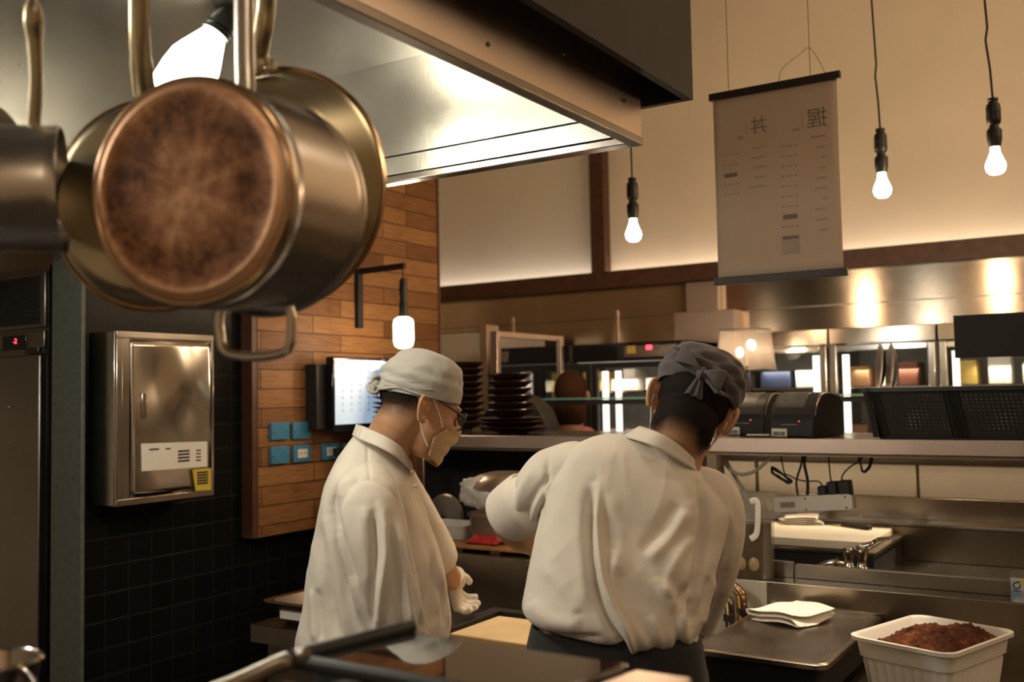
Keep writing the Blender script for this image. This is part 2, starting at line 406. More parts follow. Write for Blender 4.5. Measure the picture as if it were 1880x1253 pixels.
# ------------------------------------------------------------------ pots and pans hanging from the rail
def cam_dir(az, el=0.):
    """level direction az degrees right of the camera's own heading"""
    h = nrm([CF[0], CF[1], 0]); s = np.array([h[1], -h[0], 0.])
    a, e = R(az), R(el)
    return nrm((h*math.cos(a)+s*math.sin(a))*math.cos(e)+np.array([0, 0, math.sin(e)]))
RAILZ = 2.04
def copper_base(name, c1, c2, c3):
    m, nt, b = nmat(name); b.inputs['Metallic'].default_value = .6
    n1 = noise_node(nt, 16, 7, rough=.62); n2 = noise_node(nt, 75, 6, rough=.7)
    mx = nt.nodes.new('ShaderNodeMix'); mx.inputs['Factor'].default_value = .45
    nt.links.new(n1.outputs[0], mx.inputs[2]); nt.links.new(n2.outputs[0], mx.inputs[3])
    tc = nt.nodes.new('ShaderNodeTexCoord'); vl = nt.nodes.new('ShaderNodeVectorMath'); vl.operation = 'LENGTH'; nt.links.new(tc.outputs['Object'], vl.inputs[0])
    rad = ramp(nt, vl.outputs['Value'], [(0, (.60,)*3), (.035, (.52,)*3), (.075, (.34,)*3), (.092, (.40,)*3), (.104, (.72,)*3)])
    rad.color_ramp.interpolation = 'EASE'
    m2 = nt.nodes.new('ShaderNodeMix'); m2.inputs['Factor'].default_value = .42; nt.links.new(mx.outputs[0], m2.inputs[2]); nt.links.new(rad.outputs[0], m2.inputs[3])
    r = ramp(nt, m2.outputs[0], [(.40, c1), (.49, c2), (.58, c3)]); nt.links.new(r.outputs[0], b.inputs['Base Color'])
    mr = nt.nodes.new('ShaderNodeMapRange'); mr.inputs['To Min'].default_value = .55; mr.inputs['To Max'].default_value = .30
    nt.links.new(n1.outputs[0], mr.inputs['Value']); nt.links.new(mr.outputs[0], b.inputs['Roughness'])
    return m
M_copper = copper_base('scorched_copper', (.10, .042, .02), (.42, .20, .10), (.80, .48, .28))
M_rimcop = plain('heat_tinted_steel', (.55, .36, .22), .18, 1, .2, 8)

def handle_path(top, base, out, bend, n=9):
    """a long pan handle rising from the rim to the rail"""
    return catmull([base, base+out*bend+np.array([0, 0, .03]), base*.6+top*.4+out*bend*.6, top], n)
def hang_hole(c, axis): return tor(c, axis, .011, .0035, 20, 8)

# stock pot with its scorched base to the kitchen door
bc = P(345, 351, d=1.0); ax = cam_dir(17, 2.5); rb = .1185; L1 = .150
pot = thing('cooking_pot', 'deep steel pot hung nearest the camera with scorched copper base showing', 'pot', bc)
body = MB().lathe([(rb*.93, 0), (rb*.985, .004), (rb, .012), (rb, .02), (rb*.985, .022), (rb*.985, .026), (rb, .03), (rb, L1-.008), (rb*1.03, L1), (rb*1.045, L1+.002),
                   (rb*1.045, L1+.004), (rb*1.02, L1+.003), (rb*.975, L1-.006), (rb*.97, .02), (0.001, .018)], bc, ax, 96)
obj('pot_body', body, M_pot, pot, smooth=50)
obj('pot_base', MB().lathe([(0, -.003), (rb*.2, -.003), (rb*.4, -.003), (rb*.6, -.003), (rb*.82, -.003), (rb*.86, -.0045), (rb*.885, -.003), (rb*.93, .0005), (rb*.95, .004)], bc, ax, 96), M_copper, pot, label='scorched copper coloured base')
obj('base_rim', tor(bc+ax*.004, ax, rb*.955, .0045, 96, 10), M_rimcop, pot)
sd = nrm(np.cross(ax, [0, 0, 1])); upv = nrm(np.cross(sd, ax)); 
if upv[2] < 0: upv = -upv
hb = bc+ax*.112+upv*(rb-.002)
ht = P(447, 0, d=1.0+.10); ht = np.array([ht[0], ht[1], RAILZ])
obj('handle', MB().tube(catmull([hb+ax*0-upv*.004, hb+upv*.02, hb+upv*.06, ht-upv*.03, ht], 5), [.0125]*20+[.010], 14, flat=.62, up=ax), M_pot, pot)
obj('handle_bracket', MB().obox(hb+upv*.003, sd*.019, ax*.018, upv*.004), M_pot, pot, bevel=.003)
hc = bc+ax*.118-upv*rb
w_ = sd*.044
obj('helper_handle', MB().tube(catmull([hc+w_+upv*.004, hc+w_*1.04-upv*.016, hc+w_*.8-upv*.046, hc-w_*.75-upv*.046, hc-w_*1.04-upv*.016, hc-w_+upv*.004], 7), .0056, 12), M_polish, pot)

# wide pan behind it
c3 = P(500, 348, d=1.34); r3 = .163; ax3 = cam_dir(17, 2)
pan3 = thing('saute_pan', 'wide flared steel pan hung right behind the copper-based pot', 'pan', c3)
obj('pan_body', MB().lathe([(0, -.055), (r3*.70, -.055), (r3*.80, -.045), (r3*.95, -.004), (r3, .001), (r3*1.005, .004), (r3*.985, .004), (r3*.93, -.004), (r3*.78, -.042), (0, -.05)], c3, ax3, 96), M_pan2, pan3)
obj('pan_rim', tor(c3+ax3*.002, ax3, r3, .0035, 96, 8), M_rimcop, pan3)
s3 = nrm(np.cross(ax3, [0, 0, 1])); u3 = nrm(np.cross(s3, ax3)); u3 = u3 if u3[2] > 0 else -u3
b3 = c3+u3*r3*.965-ax3*.012; t3 = P(489, 0, d=1.28); t3 = np.array([t3[0], t3[1], RAILZ])
obj('handle', MB().tube(catmull([b3-ax3*.006, b3+u3*.02-ax3*.016, b3*.6+t3*.4-ax3*.008, b3*.3+t3*.7, t3], 6), [.0175]*4+[.0145]*6+[.0135]*15, 14, flat=.8, up=ax3), M_pan2, pan3)
fl = MB()
for k in (-1, 1): fl.obox(b3-ax3*.006+s3*k*.014+u3*.002, s3*.006, ax3*.006, u3*.009)
obj('handle_bracket', fl, M_pan2, pan3, bevel=.003)
for k in (-1, 1): obj('rivet', MB().ball(b3-ax3*.016+s3*k*.013-u3*.002, .0045, 10, 6), M_polish, pan3)

# pan hung to the left, behind
c2 = P(285, 376, d=1.22); r2 = .129; ax2 = cam_dir(3, 2)
pan2 = thing('frying_pan', 'brownish steel pan half hidden left of the copper-based pot', 'pan', c2)
obj('pan_body', MB().lathe([(0, -.03), (r2*.80, -.03), (r2*.9, -.024), (r2*.985, -.002), (r2, .002), (r2*.985, .004), (r2*.9, -.015), (0, -.022)], c2, ax2, 96), M_pan2, pan2)
obj('pan_rim', tor(c2+ax2*.001, ax2, r2, .0035, 96, 8), M_rimcop, pan2)
s2 = nrm(np.cross(ax2, [0, 0, 1])); u2 = np.array([0, 0, 1.])
b2 = P(266, 178, d=1.22); t2 = P(257, 0, d=1.16); t2 = np.array([t2[0], t2[1], RAILZ])
obj('handle', MB().tube(catmull([b2, b2*.7+t2*.3-ax2*.01, b2*.4+t2*.6-ax2*.008, t2], 7), [.0145]*6+[.013]*16, 14, flat=.55, up=ax2), M_pan2, pan2)

# saucepan seen from the side at the left edge
c4 = P(-122, 345, d=1.10); ax4 = cam_dir(72, 1.5); r4 = .0715; L4 = .128
sp = thing('saucepan', 'brushed steel saucepan hung sideways at the left edge', 'pan', c4)
obj('pan_body', MB().lathe([(0, -.002), (r4*.9, -.002), (r4, .008), (r4, L4-.01), (r4*1.015, L4), (r4*1.03, L4+.003), (r4*1.015, L4+.004), (r4*.97, L4-.006), (r4*.965, .01), (0, .008)], c4, ax4, 80), M_pot, sp)
h4 = c4+ax4*.100+np.array([0, 0, r4-.003]); t4 = P(60, 0, d=1.10); 
cv = catmull([h4, h4*.62+t4*.38+CR*.0035, h4*.3+t4*.7+CR*.002, t4-np.array([0, 0, .006]), np.array([t4[0], t4[1], t4[2]+.035])], 8)
rr = np.interp(np.linspace(0, 1, len(cv)), [0, .35, .5, .62, .72, .8, 1], [.0082, .0082, .0092, .0118, .0100, .0045, .0028])
obj('handle', MB().tube(cv, rr, 14, flat=.55, up=CF), M_pan2, sp)
obj('hanging_ring', MB().tube([cv[-1], np.array([cv[-1][0], cv[-1][1], RAILZ+.005])], .0028, 8).add(*[(m.V(), m.f) for m in [hang_hole(np.array([cv[-1][0], cv[-1][1], RAILZ+.002]), CF)]][0]), M_pan2, sp)

# one more pan outside on the left
c5 = P(-62, 350, d=1.27); r5 = .116; ax5 = cam_dir(25, 2)
pan5 = thing('skillet', 'shallow pan just showing behind the saucepan at the left edge', 'pan', c5)
obj('pan_body', MB().lathe([(0, -.035), (r5*.75, -.035), (r5*.86, -.028), (r5, 0), (r5*1.01, .003), (r5*.98, .003), (r5*.84, -.025), (0, -.031)], c5, ax5, 80), M_pan2, pan5)
b5 = c5+np.array([0, 0, r5*.97]); t5 = np.array([b5[0], b5[1], RAILZ])
obj('handle', MB().tube([b5, b5*.5+t5*.5, t5], .011, 12, flat=.5, up=ax5), M_pan2, pan5)

ra, rb_ = P(-160, 0, d=1.12), P(620, 0, d=1.14)
rail = thing('pot_rail', 'steel rail under the hood carrying the hanging pots', 'rail', (ra[0], ra[1], RAILZ))
obj('bar', MB().tube([(ra[0], ra[1], RAILZ+.012), (rb_[0], rb_[1], RAILZ+.012)], .009, 12), M_steel, rail)
for q in (ra, rb_): obj('hanger', MB().tube([(q[0], q[1], RAILZ+.012), (q[0], q[1], HT)], .006, 8), M_steel, rail)

# ------------------------------------------------------------------ near unit with a black glass top
G = [P(548, 1208, Z=1.24), P(745, 1160, Z=1.24), P(1232, 1232, Z=1.24), P(806, 1258, Z=1.24)]
gx = nrm([1, 0, 0]); gl = G[0]; gd = nrm((G[1]-G[0])*[1, 1, 0])
wid = .272; a0, a1 = G[0], G[1]
top = [a0, a1, a1+gx*wid, a0+gx*wid]
gu = thing('glass_topped_unit', 'low steel unit with a black glass top reflecting the grey cap', 'counter', tuple(np.array([a0[0], a0[1], 0])))
def slab(q, z0, z1):
    poly = [(p[0], p[1]) for p in q]; return MB().prism(poly, z0, z1)
obj('glass_top', slab(top, 1.232, 1.24), M_glassdark, gu, bevel=.002)
obj('side_rim', MB().tube([a0+[0, 0, .002]-gd*.01, a1+[0, 0, .004]+gd*.008], .009, 12, flat=.8), M_black, gu)
obj('front_rim', MB().tube([a0+[0, 0, -.004], a0+gx*.95+[0, 0, -.004]], .008, 10), M_black, gu)
obj('body', slab([a0-gd*.0+gx*.01, a1+gx*.01, a1+gx*.95, a0+gx*.95], .05, 1.21), M_blackm, gu)
obj('steel_end', slab([a0+gx*(wid+.006), a1+gx*(wid+.006), a1+gx*(wid+.065), a0+gx*(wid+.065)], 1.21, 1.236), M_steelfascia, gu, bevel=.004)
c = [a0-gx*.012-gd*.01, a1-gx*.0-gd*.0]
obj('steel_corner', MB().tube(catmull([a0+gx*.012+[0, 0, .004], a0-gx*.010-gd*.012+[0, 0, -.004], a0-gx*.018-gd*.075+[0, 0, -.018], a0-gx*.02-gd*.2+[0, 0, -.03]], 6), .009, 12), M_steeld, gu)
obj('front_ledge', slab([a0-gd*.014, a0-gd*.014+gx*.95, a0-gd*.2+gx*.95, a0-gd*.2], 1.19, 1.222), M_pan2, gu, bevel=.004)
for k in ((.03, .02), (.9, .02), (.03, -.15), (.9, -.15)):
    q = a0+gx*k[0]+gd*k[1]; obj('leg', MB().box(q[0]-.015, q[0]+.015, q[1]-.015, q[1]+.015, 0, 1.2), M_steeld, gu)

# ladle-like pan at the lower left corner
cb = P(-12, 1222, d=1.05)
sk = thing('small_pan', 'small shiny steel pan in the bottom left corner', 'pan', cb-[0, 0, .03])
obj('pan_body', MB().lathe([(0, -.028), (.026, -.027), (.040, -.012), (.043, .004), (.046, .007), (.049, .004), (.0465, -.002), (.0445, -.014), (.03, -.030), (0, -.032)], cb, (0, 0, 1), 60), M_polish, sk)
hbs = P(50, 1236, d=1.03)
obj('handle', MB().tube(catmull([P(38, 1232, d=1.03), P(52, 1242, d=1.02), P(64, 1262, d=1.0), P(75, 1300, d=.97)], 6), .005, 10, flat=.5, up=CF), M_polish, sk)
sv = thing('stove', 'dark cooking range below the lower left corner', 'stove', (cb[0], cb[1], 0))
obj('stove_body', MB().box(cb[0]-.4, cb[0]+.03, cb[1]-.1, cb[1]+.06, .0, cb[2]-.05), M_blackm, sv)
obj('burner_ring', tor((cb[0], cb[1], cb[2]-.041), (0, 0, 1), .028, .008, 30, 8), M_black, sv)

# ------------------------------------------------------------------ left side: refrigerator, cabinet, outlets, screen, wall lamp
FY = 1.95
fx = P(88, 800, Y=FY)[0]; fx0 = fx-.72
fr = thing('refrigerator', 'tall dark steel refrigerator at the left edge with a red number display', 'refrigerator', (fx0, FY, 0))
zt = 1.955
zd = [P(40, y, Y=FY)[2] for y in (505, 605, 611, 642, 650)]
obj('body', MB().box(fx0, fx, FY+.004, FY+.03, .12, zt).box(fx0, fx, FY+.03, FY+.68, .12, zt), M_fridge, fr)
obj('vent_frame', MB().box(fx0+.02, fx-.004, FY-.012, FY+.004, zd[1], zt-.02), M_fridge, fr, bevel=.004)
gl_ = MB()
gx0, gx1 = fx-.36, fx-.03
for i in range(14):
    z = zd[1]+.02+(zt-.06-zd[1])*i/14
    gl_.box(gx0, gx1, FY-.018, FY-.011, z, z+.006)
obj('vent_grille', gl_.box(gx0-.006, gx1+.004, FY-.014, FY-.0115, zd[1]+.012, zt-.035), M_black, fr)
obj('control_panel', MB().box(fx0+.02, fx-.004, FY-.014, FY+.004, zd[3], zd[2]), M_fridge, fr, bevel=.003)
da, db = P(5, 618, Y=FY-.016), P(48, 640, Y=FY-.016)
dsp = obj('display', MB().box(da[0], db[0], FY-.018, FY-.013, db[2], da[2]), M_blackg, fr, bevel=.002)
dc = P(27.5, 627.5, Y=FY-.0185)
obj('digits', text_mb('-2', .026, dc, (1, 0, 0), (0, 0, 1)), M_redled, dsp, smooth=0)
obj('handle_recess', MB().box(fx-.10, fx+.004, FY-.02, FY+.004, zd[4]-.004, zd[3]-.004), M_blackm, fr)
obj('lock', MB().lathe([(0, -.012), (.007, -.012), (.008, 0)], (fx-.008, FY-.02, zd[3]-.006), (0, 1, 0), 14), M_chrome, fr)
obj('door', MB().box(fx0+.01, fx-.004, FY-.03, FY+.002, .2, zd[4]-.008), M_fridge, fr, bevel=.005)
for px, py in ((17, 748), (18, 815), (29, 953)):
    obj('screw', MB().ball(P(px, py, Y=FY-.03), .004, 8, 5), M_chrome, fr)

# steel electric cabinet on the tiles
BX = -2.705
by0, by1 = P(214, 770, X=BX)[1], P(393, 770, X=BX)[1]
bz1, bz0 = P(214, 607, X=BX)[2], P(214, 932, X=BX)[2]
by2 = .0
cab = thing('electric_cabinet', 'square dented stainless steel cabinet mounted on the black tiles', 'cabinet', (BX, (by0+by1)/2, bz0))
obj('housing', MB().box(TW+.001, BX-.012, by0, by1, bz0, bz1), M_steelcab, cab, bevel=.003)
fr_ = MB().box(BX-.012, BX, by0, by1, bz1-.022, bz1).box(BX-.012, BX, by0, by1, bz0, bz0+.022).box(BX-.012, BX, by0, by0+.022, bz0+.022, bz1-.022).box(BX-.012, BX, by1-.012, by1, bz0+.022, bz1-.022)
obj('frame', fr_, M_steelcab, cab, bevel=.002)
yd = P(240, 770, X=BX)[1]
obj('hinge_panel', MB().box(BX-.012, BX-.004, by0+.022, yd-.002, bz0+.022, bz1-.022), M_steelcab, cab)
door = obj('door', MB().grid(lambda u, v: np.array([BX-.003+.013*math.exp(-((u-.62)**2*9+(v-.72)**2*14))-.009*math.exp(-((u-.3)**2*20+(v-.75)**2*30))+.0035*math.sin(u*6+v*4), yd+.002+(by1-.014-yd)*u, bz0+.024+(bz1-bz0-.05)*v]), 20, 24), M_steelcab, cab, solid=.003)
lk = P(357, 672, X=BX)
obj('lock', MB().lathe([(.013, 0), (.013, .008), (.009, .008), (.008, .003), (0, .003)], lk, (1, 0, 0), 24), M_chrome, door)
obj('keyhole', MB().lathe([(0, .004), (.0075, .004)], lk, (1, 0, 0), 16), M_black, door)
ha, hb_ = P(261, 722, X=BX+.004), P(270, 768, X=BX+.004)
obj('pull', MB().box(BX, BX+.004, ha[1], hb_[1], hb_[2], ha[2]), M_steelcab, door, bevel=.0015)
sl = P(226, 716, X=BX)
obj('slot', MB().box(BX-.006, BX-.0035, sl[1]-.005, sl[1]+.005, sl[2]-.012, sl[2]+.012), M_black, cab)
def quad_on_x(x, pts, th):
    V = [P(a, b, X=x) for a, b in pts]; n = np.array([th, 0, 0])
    return MB().add(np.array(V+[v+n for v in V]), [(0, 1, 2, 3), (7, 6, 5, 4)]+[(i, (i+1) % 4, 4+(i+1) % 4, 4+i) for i in range(4)])
lb = obj('label_card', quad_on_x(BX+.004, [(259, 815), (380, 811), (380, 857), (260, 866)], .0012), M_white, door, label='white paper card with a printed table')
ln = MB()
for py in (825, 830, 836, 842, 848):
    for a, b in ((274, 292), (304, 313), (327, 348), (360, 369)):
        if (py+a) % 3 == 0: continue
        p, q = P(a, py-(a-260)*.035, X=BX+.0055), P(b, py+2-(a-260)*.035, X=BX+.0055)
        ln.box(BX+.0053, BX+.0058, p[1], q[1], q[2], p[2])
obj('print', ln, M_rod, lb, smooth=0, kind='stuff')
M_yellow = plain('yellow_sticker', (.55, .42, .05), .5, 0, .05)
ys = obj('sticker', quad_on_x(BX+.0045, [(353, 863), (387, 860), (388, 900), (359, 902)], .001), M_yellow, door, label='yellow warning sticker')
ln = MB()
for k in range(5):
    p, q = P(362, 867+5*k, X=BX+.006), P(382, 868.6+5*k, X=BX+.006); ln.box(BX+.0056, BX+.006, p[1], q[1], q[2], p[2])
obj('print', ln, M_rod, ys, smooth=0, kind='stuff')

# blue electric plates on the planks
WX = -2.80
def plate(px, py, label, kind):
    c = P(px, py, X=WX); h, v = .047, .033
    t = thing('outlet_plate' if kind else 'blank_plate', label, 'outlet' if kind else 'plate', c, 0, 'blue electric plates on the planks')
    obj('cover', MB().prism(rrect(c[1]-h, c[1]+h, c[2]-v, c[2]+v, .006), WX+.0005, WX+.013, 0), M_blue, t, bevel=.002)
    if kind:
        ins = obj('socket_insert', MB().box(WX+.013, WX+.0155, c[1]-.026, c[1]+.026, c[2]-.017, c[2]+.017), M_white, t, bevel=.001)
        sl = MB()
        for dy in (-.013, .013):
            for k in (-.005, .005): sl.box(WX+.0155, WX+.016, c[1]+dy+k-.001, c[1]+dy+k+.001, c[2]-.004, c[2]+.006)
        obj('slots', sl, M_black, ins, smooth=0)
    else:
        for k in (-1, 1): obj('screw', MB().ball((WX+.013, c[1]+k*.036, c[2]-.004), .003, 8, 5), M_rod, t)
    return t
plate(511, 792, 'upper left blank blue plate on the planks beside the screen', 0)
plate(550, 791, 'upper right blank blue plate, next to the screen edge', 0)
plate(511, 836, 'lower left blank blue plate under another blank plate', 0)
plate(551, 833, 'blue outlet plate with empty pale sockets, lower right of the four', 1)
plate(604, 829, 'blue outlet plate with a black plug near the white collar', 1)
plate(643, 828, 'blue outlet plate mostly hidden behind the white collar', 1)
pc = P(616, 829, X=WX+.0165)
pg = thing('plug', 'black plug pushed in the blue outlet below the screen', 'plug', pc)
obj('plug_body', MB().box(WX+.0165, WX+.045, pc[1]-.018, pc[1]+.018, pc[2]-.014, pc[2]+.014), M_black, pg, bevel=.005)
obj('cord', MB().tube(catmull([pc+[.04, 0, 0], pc+[.07, .03, -.005], pc+[.05, .12, .03], pc+[.03, .2, .12]], 5), .004, 8), M_black, pg)

# flat screen on the planks, standing off on a dark bracket board
TX = WX+.10
ta, tb = P(611, 655, X=TX), P(613, 797, X=TX); tw = .62
tvy0 = ta[1]; tz1, tz0 = ta[2], tb[2]
tv = thing('wall_screen', 'flat wall screen showing a pale blue calendar page', 'screen', (WX, tvy0+tw/2, tz0))
obj('mount', MB().box(WX+.001, TX-.04, tvy0-.05, tvy0+tw-.1, tz0+.02, tz1-.03), M_blackm, tv)  # also stands in for the dark shadow beside the screen
obj('casing', MB().box(TX-.04, TX, tvy0, tvy0+tw, tz0, tz1), M_blackg, tv, bevel=.006)
scr = obj('display', MB().box(TX, TX+.0015, tvy0+.010, tvy0+tw-.01, tz0+.035, tz1-.012), M_screen, tv)
mk = MB()
for i in range(7):
    for j in range(7):
        y = tvy0+.045+.052*i*1.0; z = tz1-.062-.026*j
        if z > tz0+.05: mk.box(TX+.0016, TX+.002, y, y+.016, z, z+.003).box(TX+.0016, TX+.002, y+.004, y+.012, z+.007, z+.010)
mk.box(TX+.0016, TX+.002, tvy0+.14, tvy0+.19, tz1-.028, tz1-.024)
M_mark = plain('screen_marks', (.30, .36, .48), .5, 0, .02)
obj('print', mk, M_mark, scr, smooth=0, kind='stuff')
obj('red_mark', MB().ball((TX+.0016, tvy0+.055, tz1-.027), (.0006, .007, .004), 10, 6), M_red, scr)

# wall lamp on its black arm
wl = P(655, 500, X=WX)
lm = thing('wall_lamp', 'wall lamp with glowing jar bulb hanging from a black bracket on the planks', 'lamp', wl)
q0, q1 = P(655, 603, X=WX), P(655, 494, X=WX)
obj('wall_bar', MB().box(WX+.001, WX+.022, wl[1]-.016, wl[1]+.016, q0[2], q1[2]), M_blackm, lm, bevel=.003)
bl = P(741, 610, X=WX+.28)
hgt = P(741, 489, X=WX+.28)
ay = bl[1]
obj('arm', MB().obox((np.array([WX+.02, wl[1], q1[2]-.013])+np.array([bl[0]+.01, ay, hgt[2]]))/2, (np.array([bl[0]+.01, ay, hgt[2]])-np.array([WX+.02, wl[1], q1[2]-.013]))/2, nrm(np.cross(np.array([bl[0]-WX, ay-wl[1], 0]), [0, 0, 1]))*.008, np.array([0, 0, .012])), M_blackm, lm)
s0, s1 = P(741, 512, X=WX+.28)[2], P(741, 582, X=WX+.28)[2]
obj('cord', MB().tube([(bl[0], ay, hgt[2]), (bl[0], ay, s0)], .003, 8), M_black, lm)
hh = s0-s1
obj('socket', MB().lathe([(0, 0), (.010, 0), (.014, -.1*hh), (.017, -.3*hh), (.014, -.45*hh), (.012, -.55*hh), (.016, -.62*hh), (.017, -.85*hh), (.020, -hh), (0, -hh)], (bl[0], ay, s0), (0, 0, 1), 24), M_black, lm)
z1, z2 = P(741, 583, X=WX+.28)[2], P(741, 640, X=WX+.28)[2]; hb2 = z1-z2
obj('jar_bulb', MB().lathe([(0, 0), (.024, 0), (.037, -.07*hb2), (.041, -.2*hb2), (.041, -.75*hb2), (.036, -.92*hb2), (.02, -hb2), (0, -hb2)], (bl[0], ay, z1), (0, 0, 1), 28), M_bulbw, lm)
lamp('light_wall_lamp', 'POINT', (bl[0], ay, z2-.06), 5, WARM, .05)

# ------------------------------------------------------------------ pendant bulbs
def pendant(px, py, d, label, top_px, kink):
    c = P(px, py, d=d)                                        # bulb centre
    s = d/F
    t = thing('pendant_lamp', label, 'lamp', (c[0], c[1], 4.3), 0, 'bare pendant bulbs')
    zc = c[2]; r = .0315
    obj('bulb', MB().lathe([(0, .062), (.014, .062), (.015, .045), (.022, .026), (.030, .008), (.0315, -.004), (.028, -.018), (.018, -.028), (0, -.0315)], c, (0, 0, 1), 28), M_bulb, t)
    obj('socket', MB().lathe([(0, .062), (.018, .060), (.021, .075), (.023, .085), (.0235, .115), (.018, .122), (.0145, .128), (.015, .134), (.021, .14), (.023, .155), (.022, .175), (.023, .178), (.022, .182), (.023, .19), (.021, .194), (.021, .20), (.015, .207), (.014, .212), (.017, .215), (.016, .222), (0, .223)], c, (0, 0, 1), 28), M_black, t)
    pts = [c+[0, 0, .22], c+[kink*.3, 0, .22+.10], c+[kink, 0, .22+.20], c+[kink*.5, 0, .22+.24], c+[kink*1.6, 0, .8], np.array([c[0]+kink*1.6, c[1], 4.3])]
    obj('cord', MB().tube(pts, .0036, 8), M_black, t)
    lamp('light_pendant', 'POINT', (c[0], c[1], zc-.075), 11, WARM, .035)
pendant(1163, 430, 3.9, 'bare bulb pendant just below the hood corner, left of the paper banner', 0, -.004)
pendant(1620, 348, 3.6, 'bare bulb pendant right beside the paper banner', 0, -.010)
pendant(1828, 304, 3.25, 'bare bulb pendant nearest the right edge', 0, -.014)

# ------------------------------------------------------------------ paper banner with print showing through from the back
NY = 3.05
A, B = P(1310, 180, Y=NY), P(1538, 135, Y=NY); Cc, D = P(1318, 516, Y=NY), P(1546, 499, Y=NY)
xl, xr = (A[0]+Cc[0])/2, (B[0]+D[0])/2; ztp = (A[2]+B[2])/2; zbt = (Cc[2]+D[2])/2
bn = thing('hanging_banner', 'white cloth menu banner with dark rods and mirrored characters', 'banner', ((xl+xr)/2, NY, zbt))
M_banner, nt, b = nmat('banner_cloth')
b.inputs['Base Color'].default_value = (.60, .52, .44, 1); b.inputs['Roughness'].default_value = .9; b.inputs['Transmission Weight'].default_value = 0
tr = nt.nodes.new('ShaderNodeBsdfTranslucent'); tr.inputs[0].default_value = (.5, .42, .33, 1); mx = nt.nodes.new('ShaderNodeMixShader'); mx.inputs[0].default_value = .35
nt.links.new(b.outputs[0], mx.inputs[1]); nt.links.new(tr.outputs[0], mx.inputs[2]); nt.links.new(mx.outputs[0], nt.nodes['Material Output'].inputs[0])
cl = obj('cloth', MB().grid(lambda u, v: np.array([xl+(xr-xl)*u, NY+.002*math.sin(v*5+u*2), zbt+(ztp-zbt)*v]), 16, 16), M_banner, bn, solid=.0016)
for nme, z in (('top_rod', ztp), ('bottom_rod', zbt)):
    obj(nme, MB().box(xl-.012, xr+.012, NY-.010, NY+.010, z-.014, z+.010), M_rod, bn, bevel=.002)
wz = MB()
for fx_ in (.135, .80):
    x = xl+(xr-xl)*fx_
    obj('wire', MB().tube([(x, NY, ztp), (x-.004, NY, 4.3)], .0010, 6), M_rod, bn)
x = xl+(xr-xl)*.80
obj('wire_loop', MB().tube(catmull([(x-.10, NY, ztp+.008), (x-.085, NY, ztp+.05), (x-.03, NY, ztp+.085), (x-.003, NY, ztp+.10), (x+.02, NY, ztp+.07), (x+.045, NY, ztp+.012)], 6), .0009, 6), M_rod, bn)
M_ink = plain('ink_seen_through', (.22, .18, .15), .9, 0, .05)
M_ink2 = plain('ink_faint', (.42, .355, .30), .9, 0, .05)
W_, H_ = xr-xl, ztp-zbt
def bpos(u, v): return np.array([xl+W_*u, NY-.0036, zbt+H_*v])
ppx = H_/340.0
for ch, px, py, s_ in (('握', 1500, 219, 33), ('丼', 1393, 233, 30)):
    q = P(px, py, Y=NY); q[1] = NY-.0026
    obj('character', text_mb(ch, s_*ppx*1.12, q, (-1, 0, 0), (0, 0, 1), .0003), M_ink, cl, smooth=0)
dk, ft = MB(), MB()
def bar(m, px, py, wpx, hpx, back=0):
    q = P(px, py, Y=NY); m.box(q[0]-wpx*ppx/2, q[0]+wpx*ppx/2, NY-.0032-back, NY-.0024-back, q[2]-hpx*ppx/2, q[2]+hpx*ppx/2)
for k in range(10):
    y = 268+18.5*k; x = 1448+.25*k*1.6
    if k not in (7, 9):
        for s_ in (-12, 13): bar(dk, x+s_, y-(s_)*.1, 2.6, 2.6)
        bar(ft, x, y, 14, 2.4)
for k in range(5):
    y = 285+18*k; x = 1341+k*.7
    if k != 2:
        for s_ in (-12, 12): bar(dk, x+s_, y-s_*.12, 2.4, 2.4)
        bar(ft, x, y, 13, 2)
bar(dk, 1342, 322, 24, 7); bar(dk, 1451, 398, 25, 8); bar(dk, 1452, 436, 29, 5); bar(ft, 1452, 453, 29, 24)
for k in range(10):
    wd = (26, 16, 9, 12, 20, 22, 8, 22, 22, 15)[k]; bar(ft, 1515-wd/2+k*.6, 251+19*k, wd, 3.4)
for k in range(5): bar(ft, 1400-(24, 26, 24, 22, 34)[k]/2+k*.4+6, 271+18*k, (24, 26, 24, 22, 34)[k], 3)
for px, py, a, b_ in ((1462, 238, 14, 5), (1360, 253, 10, 8), (1473, 222, 1.6, 26), (1371, 236, 1.6, 24)): bar(ft, px, py, a, b_)
obj('list_marks', dk, M_ink, cl, smooth=0, kind='stuff'); obj('list_lines', ft, M_ink2, cl, smooth=0, kind='stuff')

# ------------------------------------------------------------------ pass shelf above the counter
SY, SZ = 3.10, 1.342
sh = thing('pass_shelf', 'long stainless steel shelf over the counter carrying bowls, printers and a basket', 'shelf', (-1, SY, .965))
obj('top_panel', MB().box(-2.70, .9, SY, SY+.46, SZ-.006, SZ), M_steel, sh)
obj('front_edge', MB().box(-2.70, .9, SY-.004, SY+.004, SZ-.045, SZ+.001), M_steelfascia, sh, bevel=.002)
obj('under_rail', MB().box(-2.70, .9, SY+.02, SY+.05, SZ-.055, SZ-.03).box(-2.7, .9, SY+.37, SY+.41, SZ-.06, SZ-.01), M_steeld, sh)
for px in (777, 1311, 2050):
    x = P(px, 870, Y=SY+.05)[0]
    obj('post', MB().box(x-.019, x+.019, SY+.03, SY+.068, .965, SZ-.03), M_steel, sh, bevel=.003)

